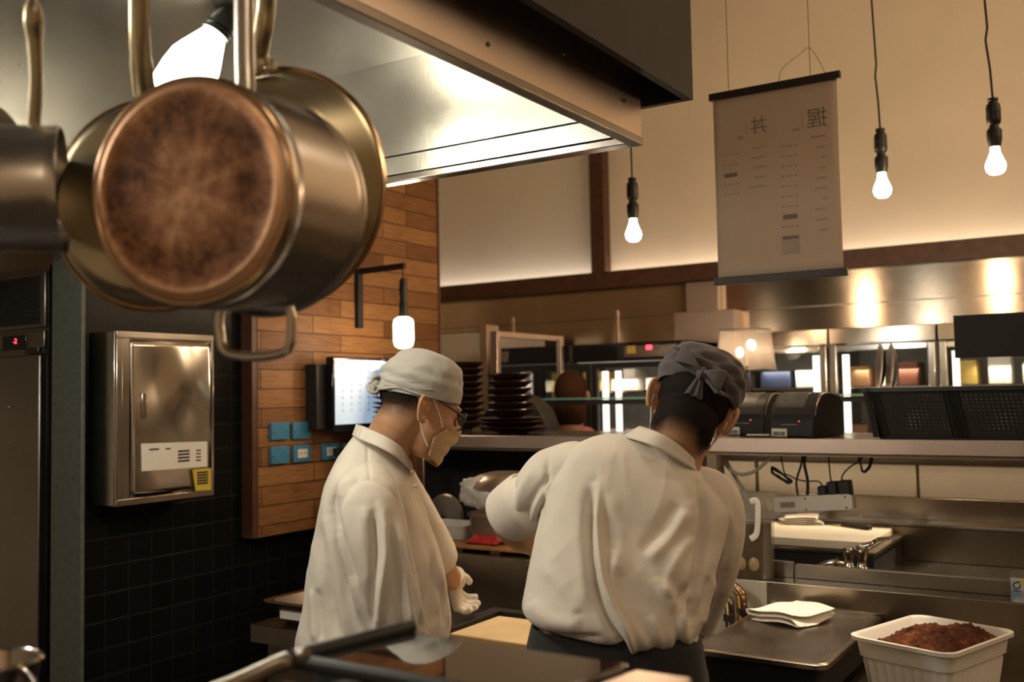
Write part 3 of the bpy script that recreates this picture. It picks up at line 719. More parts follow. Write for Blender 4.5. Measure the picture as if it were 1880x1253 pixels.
# ------------------------------------------------------------------ work counter
WZ, WY0, WY1, LZ = .80, 2.20, 2.75, .962
wt = thing('work_counter', 'stainless steel work counter with raised back ledge in front of both cooks', 'counter', (-1, WY0, 0))
WXL, WXR = -2.38, .9
obj('worktop', MB().box(WXL, WXR, WY0, WY1, WZ-.03, WZ), M_steel, wt, bevel=.003)
obj('front_panel', MB().box(WXL+.02, WXR, WY0+.03, WY0+.05, .12, WZ-.03), M_steeld, wt)
obj('front_edge', MB().box(WXL, WXR, WY0-.003, WY0+.003, WZ-.055, WZ-.002), M_steeld, wt)
obj('side_panel', MB().box(WXL+.02, WXL+.04, WY0+.03, 2.98, .12, WZ-.03), M_steeld, wt)
obj('back_ledge', MB().box(-2.05, WXR, WY1, 3.02, WZ-.03, LZ), M_steelh, wt, bevel=.002)
obj('ledge_lip', MB().box(P(1461, 1038, Y=2.83)[0], WXR, 2.83, 2.845, LZ, LZ+.04).box(P(1410, 1035, Y=2.83)[0], P(1457, 1038, Y=2.83)[0], 2.83, 2.845, LZ, LZ+.045), M_steeld, wt, bevel=.002)
for x, y in ((WXL+.06, WY0+.08), (WXL+.06, 2.9), (WXR-.06, WY0+.08), (WXR-.06, 2.9)):
    obj('leg', MB().lathe([(0, 0), (.02, 0), (.02, .14), (0, .14)], (x, y, 0), (0, 0, 1), 14), M_steeld, wt)
# creamy splash panel with elbow pipes left of the tray
xe0, xe1 = P(1318, 1100, Y=WY1-.004)[0], P(1408, 1100, Y=WY1-.004)[0]
obj('splash_panel', MB().box(xe0-.05, xe1, WY1-.005, WY1-.001, WZ, LZ-.002), plain('pale_splash_panel', (.46, .43, .34), .5), wt)
for nm, px, lab in (('a', 1332, 'nearer polished elbow pipe beside the right cook\'s sleeve'), ('b', 1354, 'farther brownish elbow pipe right of the polished one')):
    q = P(px, 1100 if nm == 'a' else 1088, Y=WY1-.06); zb = WZ+.001
    t = thing('elbow_pipe', lab, 'pipe', (q[0], q[1], WZ), 0, 'elbow pipes on the counter')
    z1 = q[2]
    pts = catmull([(q[0]+.012, q[1], zb), (q[0]+.012, q[1], z1-.022), (q[0]+.006, q[1], z1), (q[0]-.016, q[1], z1+.014), (q[0]-.05, q[1], z1+.012)], 5)
    obj('bend', MB().tube(pts, .0145, 14), M_polish if nm == 'a' else M_rimcop, t)
    obj('nut', MB().lathe([(0, 0), (.019, 0), (.019, .02), (0, .02)], (q[0]+.012, q[1], z1-.06), (0, 0, 1), 6), M_polish, t, smooth=0)

# ------------------------------------------------------------------ sink station beyond the ledge
st = thing('sink_station', 'long steel sink behind the ledge with tall back splash', 'sink', (-1, 3.05, 0))
SKZ = .885
obj('basin', MB().box(-1.9, .9, 3.03, 3.74, SKZ-.01, SKZ).box(-1.9, .9, 3.03, 3.045, SKZ, LZ-.002), M_steel, st)
obj('back_splash', MB().box(-1.9, .9, 3.74, 3.76, SKZ, 1.005).box(-1.9, .9, 3.74, 3.90, 1.0, 1.012).box(-1.9, .9, 3.89, 3.90, 1.012, 1.09), M_steelh, st, bevel=.002)
obj('back_rim', MB().tube([(-1.9, 3.74, 1.008), (.9, 3.74, 1.008)], .007, 8), M_steeld, st)
obj('base', MB().box(-1.9, .9, 3.03, 3.88, .1, SKZ-.012), M_steeld, st)
# white low cabinets beyond
cw = thing('low_cabinet', 'white low cabinet doors seen under the pass shelf', 'cabinet', (-1, 3.95, 0))
obj('body', MB().box(-1.9, .9, 3.97, 4.58, 0, 1.225), M_steeld, cw)
xs = [P(px, 890, Y=3.95)[0] for px in (1330, 1386, 1393, 1682, 1688, 1990)]
for a, b_ in ((0, 1), (2, 3), (4, 5)):
    obj('door', MB().box(xs[a], xs[b_], 3.95, 3.97, 1.085, 1.205), M_white, cw, bevel=.003)
obj('top_rail', MB().box(-1.9, .9, 3.94, 4.58, 1.225, 1.2355), M_steel, cw)
obj('plinth_rail', MB().box(-1.9, .9, 3.945, 3.97, 1.055, 1.083), M_steelh, cw)

# faucet
fq = P(1570, 1040, Y=2.94)
fc = thing('faucet', 'chrome faucet with lever behind the counter lip', 'faucet', (fq[0], 2.94, LZ))
for k, (px, hgt_) in enumerate(((1566, .075), (1590, .083))):
    q = P(px, 1045, Y=2.94); 
    obj('valve_body', MB().lathe([(0, 0), (.034, 0), (.030, .006), (.016, .026), (.012, .04), (.014, .052), (.017, .06), (.017, hgt_), (.013, hgt_+.004), (0, hgt_+.005)], (q[0]-.01, 2.94, LZ+.0005), (0, 0, 1), 26), M_chrome, fc)
q = P(1592, 1000, Y=2.94)
obj('lever', MB().tube(catmull([q+[-.012, 0, -.004], q+[.01, 0, .002], q+[.032, 0, .016], q+[.06, 0, .021]], 5), [.011]*6+[.009]*5+[.0075]*5, 12, flat=.7), M_chrome, fc)
q = P(1508, 1036, Y=2.94)
obj('spout', MB().tube(catmull([q+[-.01, .0, -.01], q+[.012, 0, .0], q+[.04, 0, .006], q+[.09, 0, .0]], 6), .0085, 12), M_chrome, fc)
obj('nut', tor(q+[.045, 0, .004], (1, 0, 0), .012, .005, 16, 6), M_rimcop, fc)

# white cutting board with towel and knife, on its own stand over the sink
b0, b1, b2_ = P(1400, 992, Z=1.0), P(1600, 999, Z=1.0), P(1645, 968, Z=1.0)
BY0, BY1, BXR = 3.30, 3.70, (b1[0]+b2_[0])/2
sd_ = thing('board_stand', 'dark steel stand carrying the white cutting board above the sink', 'stand', (BXR-.3, BY0, SKZ))
obj('box', MB().box(BXR-.75, BXR+.012, BY0+.005, BY1+.03, SKZ, .968), M_blackm, sd_)
obj('top_frame', MB().box(BXR-.75, BXR+.022, BY0-.006, BY1+.034, .962, .974), M_steel, sd_, bevel=.002)
wb = obj('cutting_board', MB().box(BXR-.72, BXR-.01, BY0+.008, BY1, .975, 1.0), M_board, bevel=.005)
tag(wb, 'thick white cutting board under the power strip', 'cutting board')
def cloth_pad(name, c, sx, sy, h, rot, mat, layers=3, seed=1, parent=None):
    """a folded towel: stacked soft layers joined along one rounded edge"""
    rg = np.random.default_rng(seed); mb = MB(); ca, sa = math.cos(rot), math.sin(rot)
    path = []
    lh = h/layers
    for k in range(layers):
        z = lh*(k+.5)
        xs_ = np.linspace(-sx, sx, 14) if k % 2 == 0 else np.linspace(sx, -sx, 14)
        for x in xs_: path.append((x*(1-.03*k), z))
    path = catmull([(a, b) for a, b in path], 2)
    n1 = [rg.uniform(0, 6) for _ in range(6)]
    def fn(u, v):
        i = u*(len(path)-1); i0 = int(min(i, len(path)-2)); p = path[i0]*(1-(i-i0))+path[i0+1]*(i-i0)
        y = (v-.5)*2*sy*(1+.06*math.sin(p[0]*20+n1[2])); x = p[0]+.006*math.sin(v*5+n1[0])+.01*math.sin(p[1]*200+v*3)
        z = p[1]+h*.16*math.sin(x*26+n1[3])*math.cos(v*3.1+n1[1])+h*.10*math.sin(v*7+x*40+n1[4])
        z = max(z, .0012+.002*(1-p[1]/h if p[1] < lh else 0))
        return np.array([c[0]+ca*x-sa*y, c[1]+sa*x+ca*y, c[2]+z])
    mb.grid(fn, 90, 18)
    return obj(name, mb, mat, parent, smooth=80, solid=.0022)
q = P(1470, 962, Z=1.0)
tw1 = cloth_pad('towel', (q[0], q[1], 1.0005), .065, .05, .03, .3, M_cloth, 4, 3); tag(tw1, 'white folded towel on the white cutting board', 'towel')
k0, k1, k2 = P(1520, 958, Z=1.006), P(1548, 964, Z=1.006), P(1598, 971, Z=1.006)
kn = thing('knife', 'kitchen knife with dark handle lying on the white cutting board', 'knife', (k1[0], k1[1], 1.0))
kd = nrm(k2-k1); ks = np.cross([0, 0, 1], kd)
obj('handle', MB().obox((k1+k2)/2+[0, 0, .003], kd*np.linalg.norm(k2-k1)/2, ks*.011, np.array([0, 0, .008])), M_black, kn, bevel=.003)
kt = k1-kd*.17
obj('blade', MB().prism([(k1[0]+ks[0]*.013, k1[1]+ks[1]*.013), (k1[0]-ks[0]*.012, k1[1]-ks[1]*.012), (kt[0]-ks[0]*.006, kt[1]-ks[1]*.006), (kt[0]+ks[0]*.004, kt[1]+ks[1]*.004)], 1.0035, 1.0055), M_polish, kn)

# power strip hung below the shelf, with three adapters and coiled leads
PY = 3.22
s0, s1_ = P(1412, 928, Y=PY), P(1569, 921, Y=PY)
pd = nrm(s1_-s0); pu = nrm(np.cross([0, 1., 0], pd)); pu = pu if pu[2] > 0 else -pu
pl = np.linalg.norm(s1_-s0)
ps = thing('power_strip', 'beige power strip hanging by black straps under the shelf', 'power strip', (s0+s1_)/2)
poly = rrect(0, pl, -.026, .026, .014, 4)
Vp = [s0+pd*a+pu*b_ for a, b_ in poly]; nP = len(poly)
mb = MB().add(np.array([v+[0, -.022, 0] for v in Vp]+[v+[0, .022, 0] for v in Vp]), [tuple(range(nP)), tuple(range(2*nP-1, nP-1, -1))]+[(i, (i+1) % nP, nP+(i+1) % nP, nP+i) for i in range(nP)])
obj('housing', mb, M_white, ps, bevel=.004)
for a in (.06, .46, .92):
    for b_ in (-.017, .017): obj('screw', MB().ball(s0+pd*a*pl+pu*b_+[0, -.022, 0], .0032, 8, 5), M_rod, ps)
obj('type_plate', MB().obox(s0+pd*.25*pl+[0, -.0225, 0], pd*.024, pu*.009, np.array([0, .0004, 0])), plain('grey_print', (.28, .25, .21), .6), ps)
for a in (.36, .47):
    top_ = s0+pd*a*pl+pu*.022
    obj('hanging_strap', MB().tube(catmull([top_, top_+[(-.004 if a < .4 else .002), 0, .05], top_+[(.012 if a < .4 else -.006), 0, .10], [top_[0]+(.02 if a < .4 else -.004), PY, SZ-.055]], 5), .0035 if a < .4 else .005, 8), M_black, ps)
def adapter(px, py0, py1, wpx, lab, lead):
    c = P(px, (py0+py1)/2, Y=PY); s = 1/F*((c-C0)@CF); h = (py1-py0)*s/2
    t = thing('power_adapter', lab, 'adapter', c, 0, 'adapters on the power strip')
    obj('block', MB().obox(c, pd*wpx*s/2, pu*h, np.array([0, .02, 0])), M_black, t, bevel=.006)
    obj('lead', MB().tube(catmull([np.asarray(q_) for q_ in [c+pu*h-[0, .01, 0]]+[P(a, b_, Y=PY-.01) for a, b_ in lead]], 6), [.0028]*200 if False else .0024, 8), M_black, t)
adapter(1512, 892, 913, 17, 'small black adapter, left of the three on the power strip', [(1507, 888), (1500, 884), (1478, 884), (1462, 880), (1450, 874), (1440, 868), (1434, 838)])
adapter(1530, 884, 912, 19, 'middle black adapter on the power strip', [(1525, 880), (1523, 862), (1521, 838)])
adapter(1552, 882, 912, 24, 'large black adapter, right of the three on the power strip', [(1545, 878), (1552, 866), (1565, 855), (1578, 848), (1583, 838)])
def coil(pts_, lab, n=5, seed=0):
    rg = np.random.default_rng(seed); mb = MB()
    for k in range(n):
        pts = [P(a+rg.uniform(-2.5, 2.5), b_+rg.uniform(-2.5, 2.5), Y=PY-.012-.004*k) for a, b_ in pts_]
        mb.tube(catmull(pts+[pts[0]], 5), .0022, 6)
    o = obj('cable_coil', mb, M_black); tag(o, lab, 'cable'); return o
coil([(1417, 858), (1424, 862), (1440, 874), (1453, 884), (1446, 886), (1430, 876), (1418, 868)], 'black lead bundled in a coil left of the hanging straps', 5, 1)
coil([(1576, 842), (1590, 838), (1600, 842), (1594, 862), (1584, 866), (1580, 856)], 'black lead looped under the shelf right of the adapters', 4, 2)
gc = obj('cable', MB().tube(catmull([P(a, b_, Y=SY+.10) for a, b_ in ((1418, 834), (1405, 850), (1385, 866), (1360, 872), (1340, 862), (1325, 842), (1322, 834))], 6), .006, 8), M_cable)
tag(gc, 'pale grey cable sagging under the shelf beside the shelf post', 'cable')
gc = obj('cable', MB().tube(catmull([P(a, b_, Y=SY+.14) for a, b_ in ((1326, 834), (1338, 856), (1352, 880), (1366, 902), (1372, 930))], 6), .006, 8), M_cable)
tag(gc, 'pale grey cable hanging down behind the clear tub', 'cable')

# clear tub of dark liquid with eggs, on the ledge
q0, q1 = P(1310, 1068, Z=LZ), P(1408, 1070, Z=LZ)
tx1 = q1[0]; tx0 = tx1-.20; ty0, ty1 = 2.752, 2.825; ztub = P(1405, 908, Y=2.76)[2]
ty0, ty1 = 2.635, 2.825
ty0, ty1 = 2.757, 2.826
tx0 = P(1290, 1068, Y=ty0)[0]
tb = thing('food_container', 'tall clear tub of dark liquid behind the right cook\'s shoulder', 'container', ((tx0+tx1)/2, 2.79, LZ))
def tubring(z, g): return np.array([(a, b_, z) for a, b_ in rrect(tx0-g, tx1+g, ty0, ty1+g, .02, 4)])
obj('wall', MB().loft([tubring(LZ+.001, -.003), tubring(ztub-.01, .003), tubring(ztub-.006, .008), tubring(ztub, .008)], caps=False), M_acrylic, tb, solid=.0025)
M_liq = plain('soy_liquid', (.055, .035, .014), .12, 0, .2, 8, trans=.0)
zl = P(1370, 960, Y=2.78)[2]
obj('liquid', MB().loft([tubring(LZ+.004, -.006), tubring(zl, -.005)]), M_liq, tb)
obj('grip', MB().tube(catmull([P(1378, 922, Y=ty0-.006), P(1390, 922, Y=ty0-.008), P(1391, 960, Y=ty0-.008), P(1388, 982, Y=ty0-.008), P(1378, 990, Y=ty0-.008)], 5), .009, 10, flat=.4, up=(0, 1, 0)), M_white, tb)
M_egg = plain('soaked_egg', (.34, .24, .11), .35, 0, .1)
for px, py, lab in ((1362, 1034, 'brown soaked egg in the clear tub, left of the two'), (1386, 1036, 'brown soaked egg in the clear tub against its right wall')):
    q = P(px, py, Y=ty0+.008); e = obj('egg', MB().ball(q, (.021, .012, .026), 20, 14), M_egg); tag(e, lab, 'egg', 'eggs in the clear tub')

# deep steel tray with lid and towel
TZ = .902
tr_ = [P(1287, 1191, Z=TZ), P(1515, 1224, Z=TZ), P(1627, 1125.5, Z=TZ), P(1395, 1105, Z=TZ)]
tx0, tx1, ty0, ty1 = (tr_[0][0]+tr_[3][0])/2, (tr_[1][0]+tr_[2][0])/2, (tr_[0][1]+tr_[1][1])/2-.005, 2.745
gt = thing('lidded_tray', 'wide steel tray with flat dented lid and a white towel on top', 'tray', ((tx0+tx1)/2, (ty0+ty1)/2, WZ))
obj('pan', MB().loft([np.array([(a, b_, z) for a, b_ in rrect(tx0+g, tx1-g, ty0+g, ty1-g, .03, 4)]) for z, g in ((WZ+.001, .03), (WZ+.012, .022), (TZ-.014, .012))]), M_blackm, gt)
def lidz(u, v): return TZ-.004-.003*math.exp(-((u-.55)**2+(v-.35)**2)*14)
ld_ = MB().loft([np.array([(a, b_, z) for a, b_ in rrect(tx0+g, tx1-g, ty0+g, ty1-g, .03, 5)]) for z, g in ((TZ-.016, .004), (TZ-.012, -.001), (TZ-.003, 0), (TZ, .004), (TZ, .012), (TZ-.006, .026), (TZ-.006, .06))])
obj('lid', ld_, M_steel, gt, bevel=.0)
q = P(1455, 1134, Z=TZ)
tw2 = cloth_pad('towel', (q[0]+.004, q[1], TZ-.0055), .07, .085, .036, -.38, M_cloth, 3, 5); tag(tw2, 'bright white folded towel lying on the lidded steel tray', 'towel')

# white ribbed tub of brown paste
RZ = .945
rt = [P(1592, 1172, Z=RZ), P(1772, 1212, Z=RZ), P(1828, 1150, Z=RZ), P(1660, 1125, Z=RZ)]
cxy = sum(rt)/4; ex = nrm((rt[1]-rt[0])+(rt[2]-rt[3])); ey = np.array([-ex[1], ex[0], 0]); hx, hy = np.linalg.norm(rt[1]-rt[0]+rt[2]-rt[3])/4+.012, .155
pt = thing('paste_tub', 'white ribbed plastic tub heaped with brown paste', 'tub', (cxy[0], cxy[1], WZ))
def pring(z, g, rib=0):
    out = []
    for i, (a, b_) in enumerate(rrect(-hx+g, hx-g, -hy+g, hy-g, .035, 8)):
        out.append(cxy*[1, 1, 0]+ex*a+ey*b_+np.array([0, 0, z]))
    return np.array(out)
def dens(poly, n):
    p = np.asarray(poly); q = np.concatenate([p, p[:1]]); d = np.r_[0, np.cumsum(np.linalg.norm(np.diff(q, axis=0), axis=1))]
    t = np.linspace(0, d[-1], n, endpoint=False); return np.stack([np.interp(t, d, q[:, k]) for k in range(3)], 1)
def ribbed(z, g, amp, n=360):
    p = dens(pring(z, g), n); c_ = cxy*[1, 1, 0]+np.array([0, 0, z]); dirs = (p-c_); dirs /= np.linalg.norm(dirs, axis=1)[:, None]
    k = np.arange(n); return p+dirs*(amp*np.maximum(0, np.sin(k*2*PI*42/n))**.6)[:, None]
rings = [ribbed(WZ+.001, .036, 0), ribbed(WZ+.008, .030, .0), ribbed(WZ+.014, .029, .003), ribbed(RZ-.055, .019, .003), ribbed(RZ-.046, .018, 0), ribbed(RZ-.044, .013, 0), ribbed(RZ-.010, .009, 0), ribbed(RZ-.008, .0, 0), ribbed(RZ, .0, 0), ribbed(RZ+.001, .006, 0), ribbed(RZ-.004, .011, 0), ribbed(WZ+.02, .034, 0), ribbed(WZ+.02, .12, 0)]
obj('tub_body', MB().loft(rings, False), M_tub, pt, smooth=50)
M_paste, nt, b = nmat('brown_paste'); n = noise_node(nt, 30, 8, rough=.7)
r_ = ramp(nt, n.outputs[0], [(.3, (.02, .006, .003)), (.52, (.085, .025, .008)), (.74, (.26, .085, .025))]); nt.links.new(r_.outputs[0], b.inputs['Base Color']); b.inputs['Roughness'].default_value = .85; b.inputs['Specular IOR Level'].default_value = .2
n2 = noise_node(nt, 120, 5); bp = nt.nodes.new('ShaderNodeBump'); bp.inputs['Strength'].default_value = .8; bp.inputs['Distance'].default_value = .004; nt.links.new(n2.outputs[0], bp.inputs['Height']); nt.links.new(bp.outputs[0], b.inputs['Normal'])
def paste(u, v):
    a, b_ = (u-.5)*2*(hx-.024), (v-.5)*2*(hy-.024)
    e = min(1, 6*min(u, 1-u), 6*min(v, 1-v))
    h = .03*math.exp(-((u-.72)**2*16+(v-.70)**2*12))+.018*math.exp(-((u-.3)**2*14+(v-.62)**2*12))-.022*math.exp(-((u-.62)**2*10+(v-.22)**2*14))
    p = Vector((a*22, b_*22, 3)); h += .011*(abs(noise.noise(p))+.6*abs(noise.noise(p*2.3))+.5*noise.noise(p*5)+.35*noise.noise(p*11))
    return cxy*[1, 1, 0]+ex*a*(.985 if e < 1 else 1)+ey*b_+np.array([0, 0, RZ-.03+h+.010*(1-(1-e)**2)])
po = obj('bean_paste', MB().grid(paste, 70, 80), M_paste, pt, smooth=70, kind=None)
sk_ = MB().grid(lambda u, v: cxy*[1, 1, 0]+ex*((u-.5)*2*(hx-.03))+ey*((v-.5)*2*(hy-.03))+np.array([0, 0, WZ+.022]), 2, 2)

# card in a clear stand on the ledge, at the right edge
q0, q1, q2 = P(1852, 1064, Y=2.72), P(1852, 1116, Y=2.72), P(1842, 1047, Y=2.80)
ch_ = thing('card_stand', 'clear stand with a blue and yellow card at the right edge', 'stand', (q1[0]+.06, 2.76, LZ))
cz0, cz1 = LZ+.001, q0[2]
obj('clear_box', MB().box(q1[0], q1[0]+.13, 2.757, 2.762, cz0, cz1).box(q1[0], q1[0]+.004, 2.762, 2.826, cz0, cz1+.004).box(q1[0], q1[0]+.13, 2.822, 2.826, cz0, cz1+.005), M_acrylic, ch_)
M_card, nt, b = nmat('printed_card')
n = noise_node(nt, 14, 2); r_ = ramp(nt, n.outputs[0], [(.35, (.16, .28, .42)), (.48, (.55, .58, .60)), (.58, (.62, .55, .12)), (.7, (.35, .25, .40))]); r_.color_ramp.interpolation = 'EASE'
nt.links.new(r_.outputs[0], b.inputs['Base Color'])
cd = obj('card', MB().box(q1[0]+.003, q1[0]+.128, 2.7545, 2.7565, cz0, cz1-.002), M_card, ch_)
y_ = 2.754
rg_ = MB(); rc = np.array([q1[0]+.016, y_, cz1-.020])
an = np.linspace(R(60), R(380), 24); rg_.tube([rc+[.0075*math.cos(a), 0, .0075*math.sin(a)] for a in an], .0014, 6)
rg_.obox(rc+[.004, 0, .0088], (.0035, 0, 0), (0, .0006, 0), (0, 0, .0014)).box(rc[0]-.009, rc[0]+.010, y_-.0005, y_, rc[2]-.014, rc[2]-.0125)
obj('emblem', rg_, M_black, cd, smooth=0)
obj('letters', text_mb('N', .022, (q1[0]+.047, y_, cz1-.016), (1, 0, 0), (0, 0, 1)).add(*[(m.V(), m.f) for m in [text_mb('C', .022, (q1[0]+.047, y_, cz1-.040), (1, 0, 0), (0, 0, 1))]][0]), M_black, cd, smooth=0)

# ------------------------------------------------------------------ cook side of the counter: board, trays, lids
bq = [P(820, 1168, Z=.826), P(912, 1132, Z=.826), P(975, 1142, Z=.826)]
bx0 = min(bq[0][0], bq[1][0])-.0; by0_, by1_ = 2.30, bq[1][1]+.01
cbd = obj('cutting_board', MB().box(bx0, bx0+.56, by0_, by1_, .804, .826), M_board2, bevel=.004)
tag(cbd, 'yellowish worn cutting board between the two cooks', 'cutting board')
fm = MB()
fm.box(bx0-.05, bx0-.006, by0_-.06, by1_+.05, WZ+.001, .838).box(bx0-.006, bx0+.62, by1_+.008, by1_+.05, WZ+.001, .838)
fo = obj('board_holder', fm, M_blackm, bevel=.004); tag(fo, 'black raised holder round the worn cutting board', 'frame')
# shallow tray with film at the left end
tq = P(476, 1103, Z=.875)
lt = thing('steel_tray', 'shallow steel tray with cling film left of the left cook', 'tray', (tq[0]+.16, tq[1]+.13, WZ))
def sring(z, g): return np.array([(a, b_, z) for a, b_ in rrect(tq[0]+g, tq[0]+.36-g, tq[1]+g, tq[1]+.27-g, .025, 4)])
obj('tray_body', MB().loft([sring(WZ+.001, .05), sring(WZ+.006, .045), sring(.868, .02), sring(.872, .0), sring(.876, .001), sring(.874, .02), sring(.812, .046), sring(.812, .1)], False), M_steel, lt)
lb_ = P(520, 1133, Y=tq[1]+.03)
obj('label_slip', MB().box(lb_[0]-.01, lb_[0]+.09, tq[1]+.026, tq[1]+.0285, .822, .846), M_white, lt)
fmz = MB().grid(lambda u, v: np.array([tq[0]+.12+.2*u, tq[1]+.05+.16*v, .885+.018*math.sin(u*9)*math.cos(v*7)+.012*math.sin(v*13+u*5)]), 24, 20)
M_film = glass('cling_film', (.9, .88, .82), .12, .22)
obj('cling_film', fmz, M_film, lt, smooth=30)
# wooden rack on the ledge with red packets, steel pan and lids
wbz = LZ+.022
wr = thing('wooden_board', 'narrow wooden board on the ledge left of the right cook', 'board', (-1.85, 2.9, LZ))
x0_, x1_ = P(800, 1008, Y=2.80)[0]-.12, P(985, 1015, Y=2.80)[0]+.05
obj('plank', MB().box(x0_, x1_, 2.79, 3.06, LZ+.012, wbz), plain('oiled_wood', (.30, .13, .04), .45, 0, .25, 20), wr, bevel=.002)
for k in range(4):
    x = x0_+.06+(x1_-x0_-.12)*k/3; obj('foot', MB().box(x-.02, x+.02, 2.80, 3.05, LZ+.001, LZ+.012), M_darkbrown, wr)
for px, lab in ((850, 'red packet on the wooden board, the left one'), (880, 'red packet on the wooden board next to the steel pan')):
    q = P(px, 1000, Z=wbz+.01)
    mbp = MB().grid(lambda u, v: np.array([q[0]+(u-.5)*.075, 2.86+(v-.5)*.06, wbz+.004+.024*math.sin(PI*u)**.6*math.sin(PI*v)**.6+.003*math.sin(u*13+v*9)*math.sin(PI*u)*math.sin(PI*v)]), 20, 14)
    o = obj('red_packet', mbp, M_red, smooth=50, solid=.004); tag(o, lab, 'packet', 'red packets on the wooden board')
q = P(858, 972, Y=2.86)
zt_, zb_ = P(858, 942, Y=2.86)[2], P(858, 985, Y=2.86)[2]
pn = thing('deep_pan', 'rectangular steel pan with rounded corners beside the rolled sleeve', 'pan', (q[0]+.17, 2.93, wbz))
xq = P(853, 960, Y=2.86)[0]
def dring(z, g): return np.array([(a, b_, z) for a, b_ in rrect(xq+g, xq+.42-g, 2.865+g, 3.055-g, .03, 5)])
zb_ = wbz+.001
obj('pan_body', MB().loft([dring(zb_, .02), dring(zb_+.012, .006), dring(zt_-.014, .002), dring(zt_-.012, -.004), dring(zt_, -.004), dring(zt_, .004), dring(zb_+.01, .012), dring(zb_+.01, .08)], False), M_steelfascia, pn)
q = P(930, 890, Y=3.0)
zl0 = P(930, 893, Y=2.97)[2]; zt2 = P(930, 866, Y=2.97)[2]; px_ = q[0]+.02
dl = thing('lidded_pot', 'pale domed lid on a dark pot behind the rolled sleeve', 'pot', (px_, 2.96, wbz))
obj('pot_body', MB().lathe([(0, 0), (.085, 0), (.09, .006), (.092, zl0-zt_-.012), (0, zl0-zt_-.012)], (px_, 2.96, zt_+.012), (0, 0, 1), 40), M_blackm, dl)
obj('lid', MB().lathe([(.128, -.002), (.132, .002), (.118, .4*(zt2-zl0)), (.095, .75*(zt2-zl0)), (.055, .96*(zt2-zl0)), (0, zt2-zl0)], (px_, 2.96, zl0), (0, 0, 1), 48), M_steelfascia, dl, solid=.002)
# crumpled plastic bag in front of the lid
bgc = P(885, 905, Y=2.87)
def bagf(u, v):
    th, ph = u*2*PI, (v-.5)*PI
    d = np.array([math.cos(ph)*math.cos(th)*.10, math.cos(ph)*math.sin(th)*.04, math.sin(ph)*.052])
    p = Vector(d*26); k = 1+.30*noise.noise(p)+.22*abs(noise.noise(p*2.2))
    return bgc+d*k+np.array([0, .01, 0])
M_bag = plain('cloudy_plastic', (.52, .49, .44), .3, 0, .1, 10)
o = obj('plastic_bag', MB().grid(bagf, 60, 36), M_bag, smooth=40); tag(o, 'crumpled cloudy plastic bag draped over the steel pan', 'bag')
pb = thing('backing', 'added black partition under the shelf behind the bag and pans', 'backing', (-2.2, 3.5, 0))  # added dark sheet that keeps the gap under the shelf dark
obj('panel', MB().box(-2.70, P(1045, 860, Y=3.5)[0], 3.5, 3.52, 0, SZ-.01), M_blackm, pb)
# round grey lids standing left of the pan
q = P(812, 935, Y=3.03)
rl = thing('round_cover', 'grey round lid leaning upright behind the left cook\'s chest', 'lid', (q[0], 3.03, wbz))
rr_ = abs(P(780, 935, Y=3.03)[0]-P(848, 935, Y=3.03)[0])/2
zc_ = P(812, 908, Y=3.03)[2]-rr_
obj('disc', MB().lathe([(0, 0), (rr_*.5, .004), (rr_*.95, .0), (rr_, -.006), (rr_, -.003), (rr_*.93, .004), (0, .008)], (q[0], 3.04, zc_), (0, -1, .12), 56), M_steeld, rl)
obj('knob', MB().ball((q[0], 3.018, zc_), .013, 14, 8), M_black, rl)
gb = thing('storage_bin', 'translucent grey bin under the round lid', 'bin', (q[0], 2.95, wbz))
def bring(z, g): return np.array([(a, b_, z) for a, b_ in rrect(q[0]-rr_-.02+g, xq-.012-g, 2.87+g, 3.02-g, .02, 4)])
zt3 = P(812, 962, Y=2.9)[2]
obj('bin_body', MB().loft([bring(wbz+.001, .02), bring(zt3-.006, .004), bring(zt3-.004, .0), bring(zt3, 0), bring(zt3, .006), bring(wbz+.008, .024), bring(wbz+.008, .05)], False), M_bag, gb)

# ------------------------------------------------------------------ things on the shelf: bowls
BOWL = [(0, .0), (.42, .0), (.44, .05), (.42, .07), (.62, .12), (.92, .27), (1.0, .33), (.985, .345), (.90, .30), (.6, .15), (0, .11)]
b0_ = obj('bowl', MB().lathe([(r, h) for r, h in BOWL], (0, 0, 0), (0, 0, 1), 44), M_bowl, local=True)
first = [True]
ORD = ['bottom', 'second from bottom', 'third from bottom', 'fourth from bottom', 'fifth from bottom', 'sixth from bottom', 'seventh from bottom', 'eighth from bottom', 'ninth from bottom', 'tenth from bottom', 'eleventh from bottom', 'twelfth from bottom', 'thirteenth from bottom']
def stack(px, Y, spec, where, grp):
    z = SZ+.0025
    for i, (r, dz, dx) in enumerate(spec):
        q = P(px, 780, Y=Y); n_ = len(spec)
        nm = 'topmost' if i == n_-1 else ORD[i]
        lab = '%s dark bowl %s' % (nm, where)
        o = b0_ if first[0] else b0_.copy()
        if not first[0]: COL.objects.link(o)
        first[0] = False
        hz = .095 if r > .12 else .12
        o.location = (q[0]+dx, Y+rng.uniform(-.003, .003), z); o.scale = (r, r, hz if r < .12 else .085); o.rotation_euler = (rng.uniform(-.015, .015), rng.uniform(-.02, .02), rng.uniform(0, 6))
        tag(o, lab, 'bowl', grp); z += dz
stack(937, 3.24, [(.137, .0165, .012), (.135, .0165, .01), (.128, .020, .0), (.098, .027, .0), (.094, .027, .002), (.092, .0275, .0), (.09, .0275, -.001), (.089, .0275, .001), (.087, .027, .0)], 'in the short stack beside the framed dark glass', 'dark bowls in the short stack')
stack(848, 3.45, [(.101, .0275, 0), (.10, .0275, .002), (.10, .0275, 0), (.10, .0275, .0), (.10, .0275, .003), (.10, .0275, 0), (.10, .0275, .002), (.10, .0275, 0), (.099, .0275, .0), (.098, .0275, .001)], 'in the tall stack right of the grey cap', 'dark bowls in the tall stack')
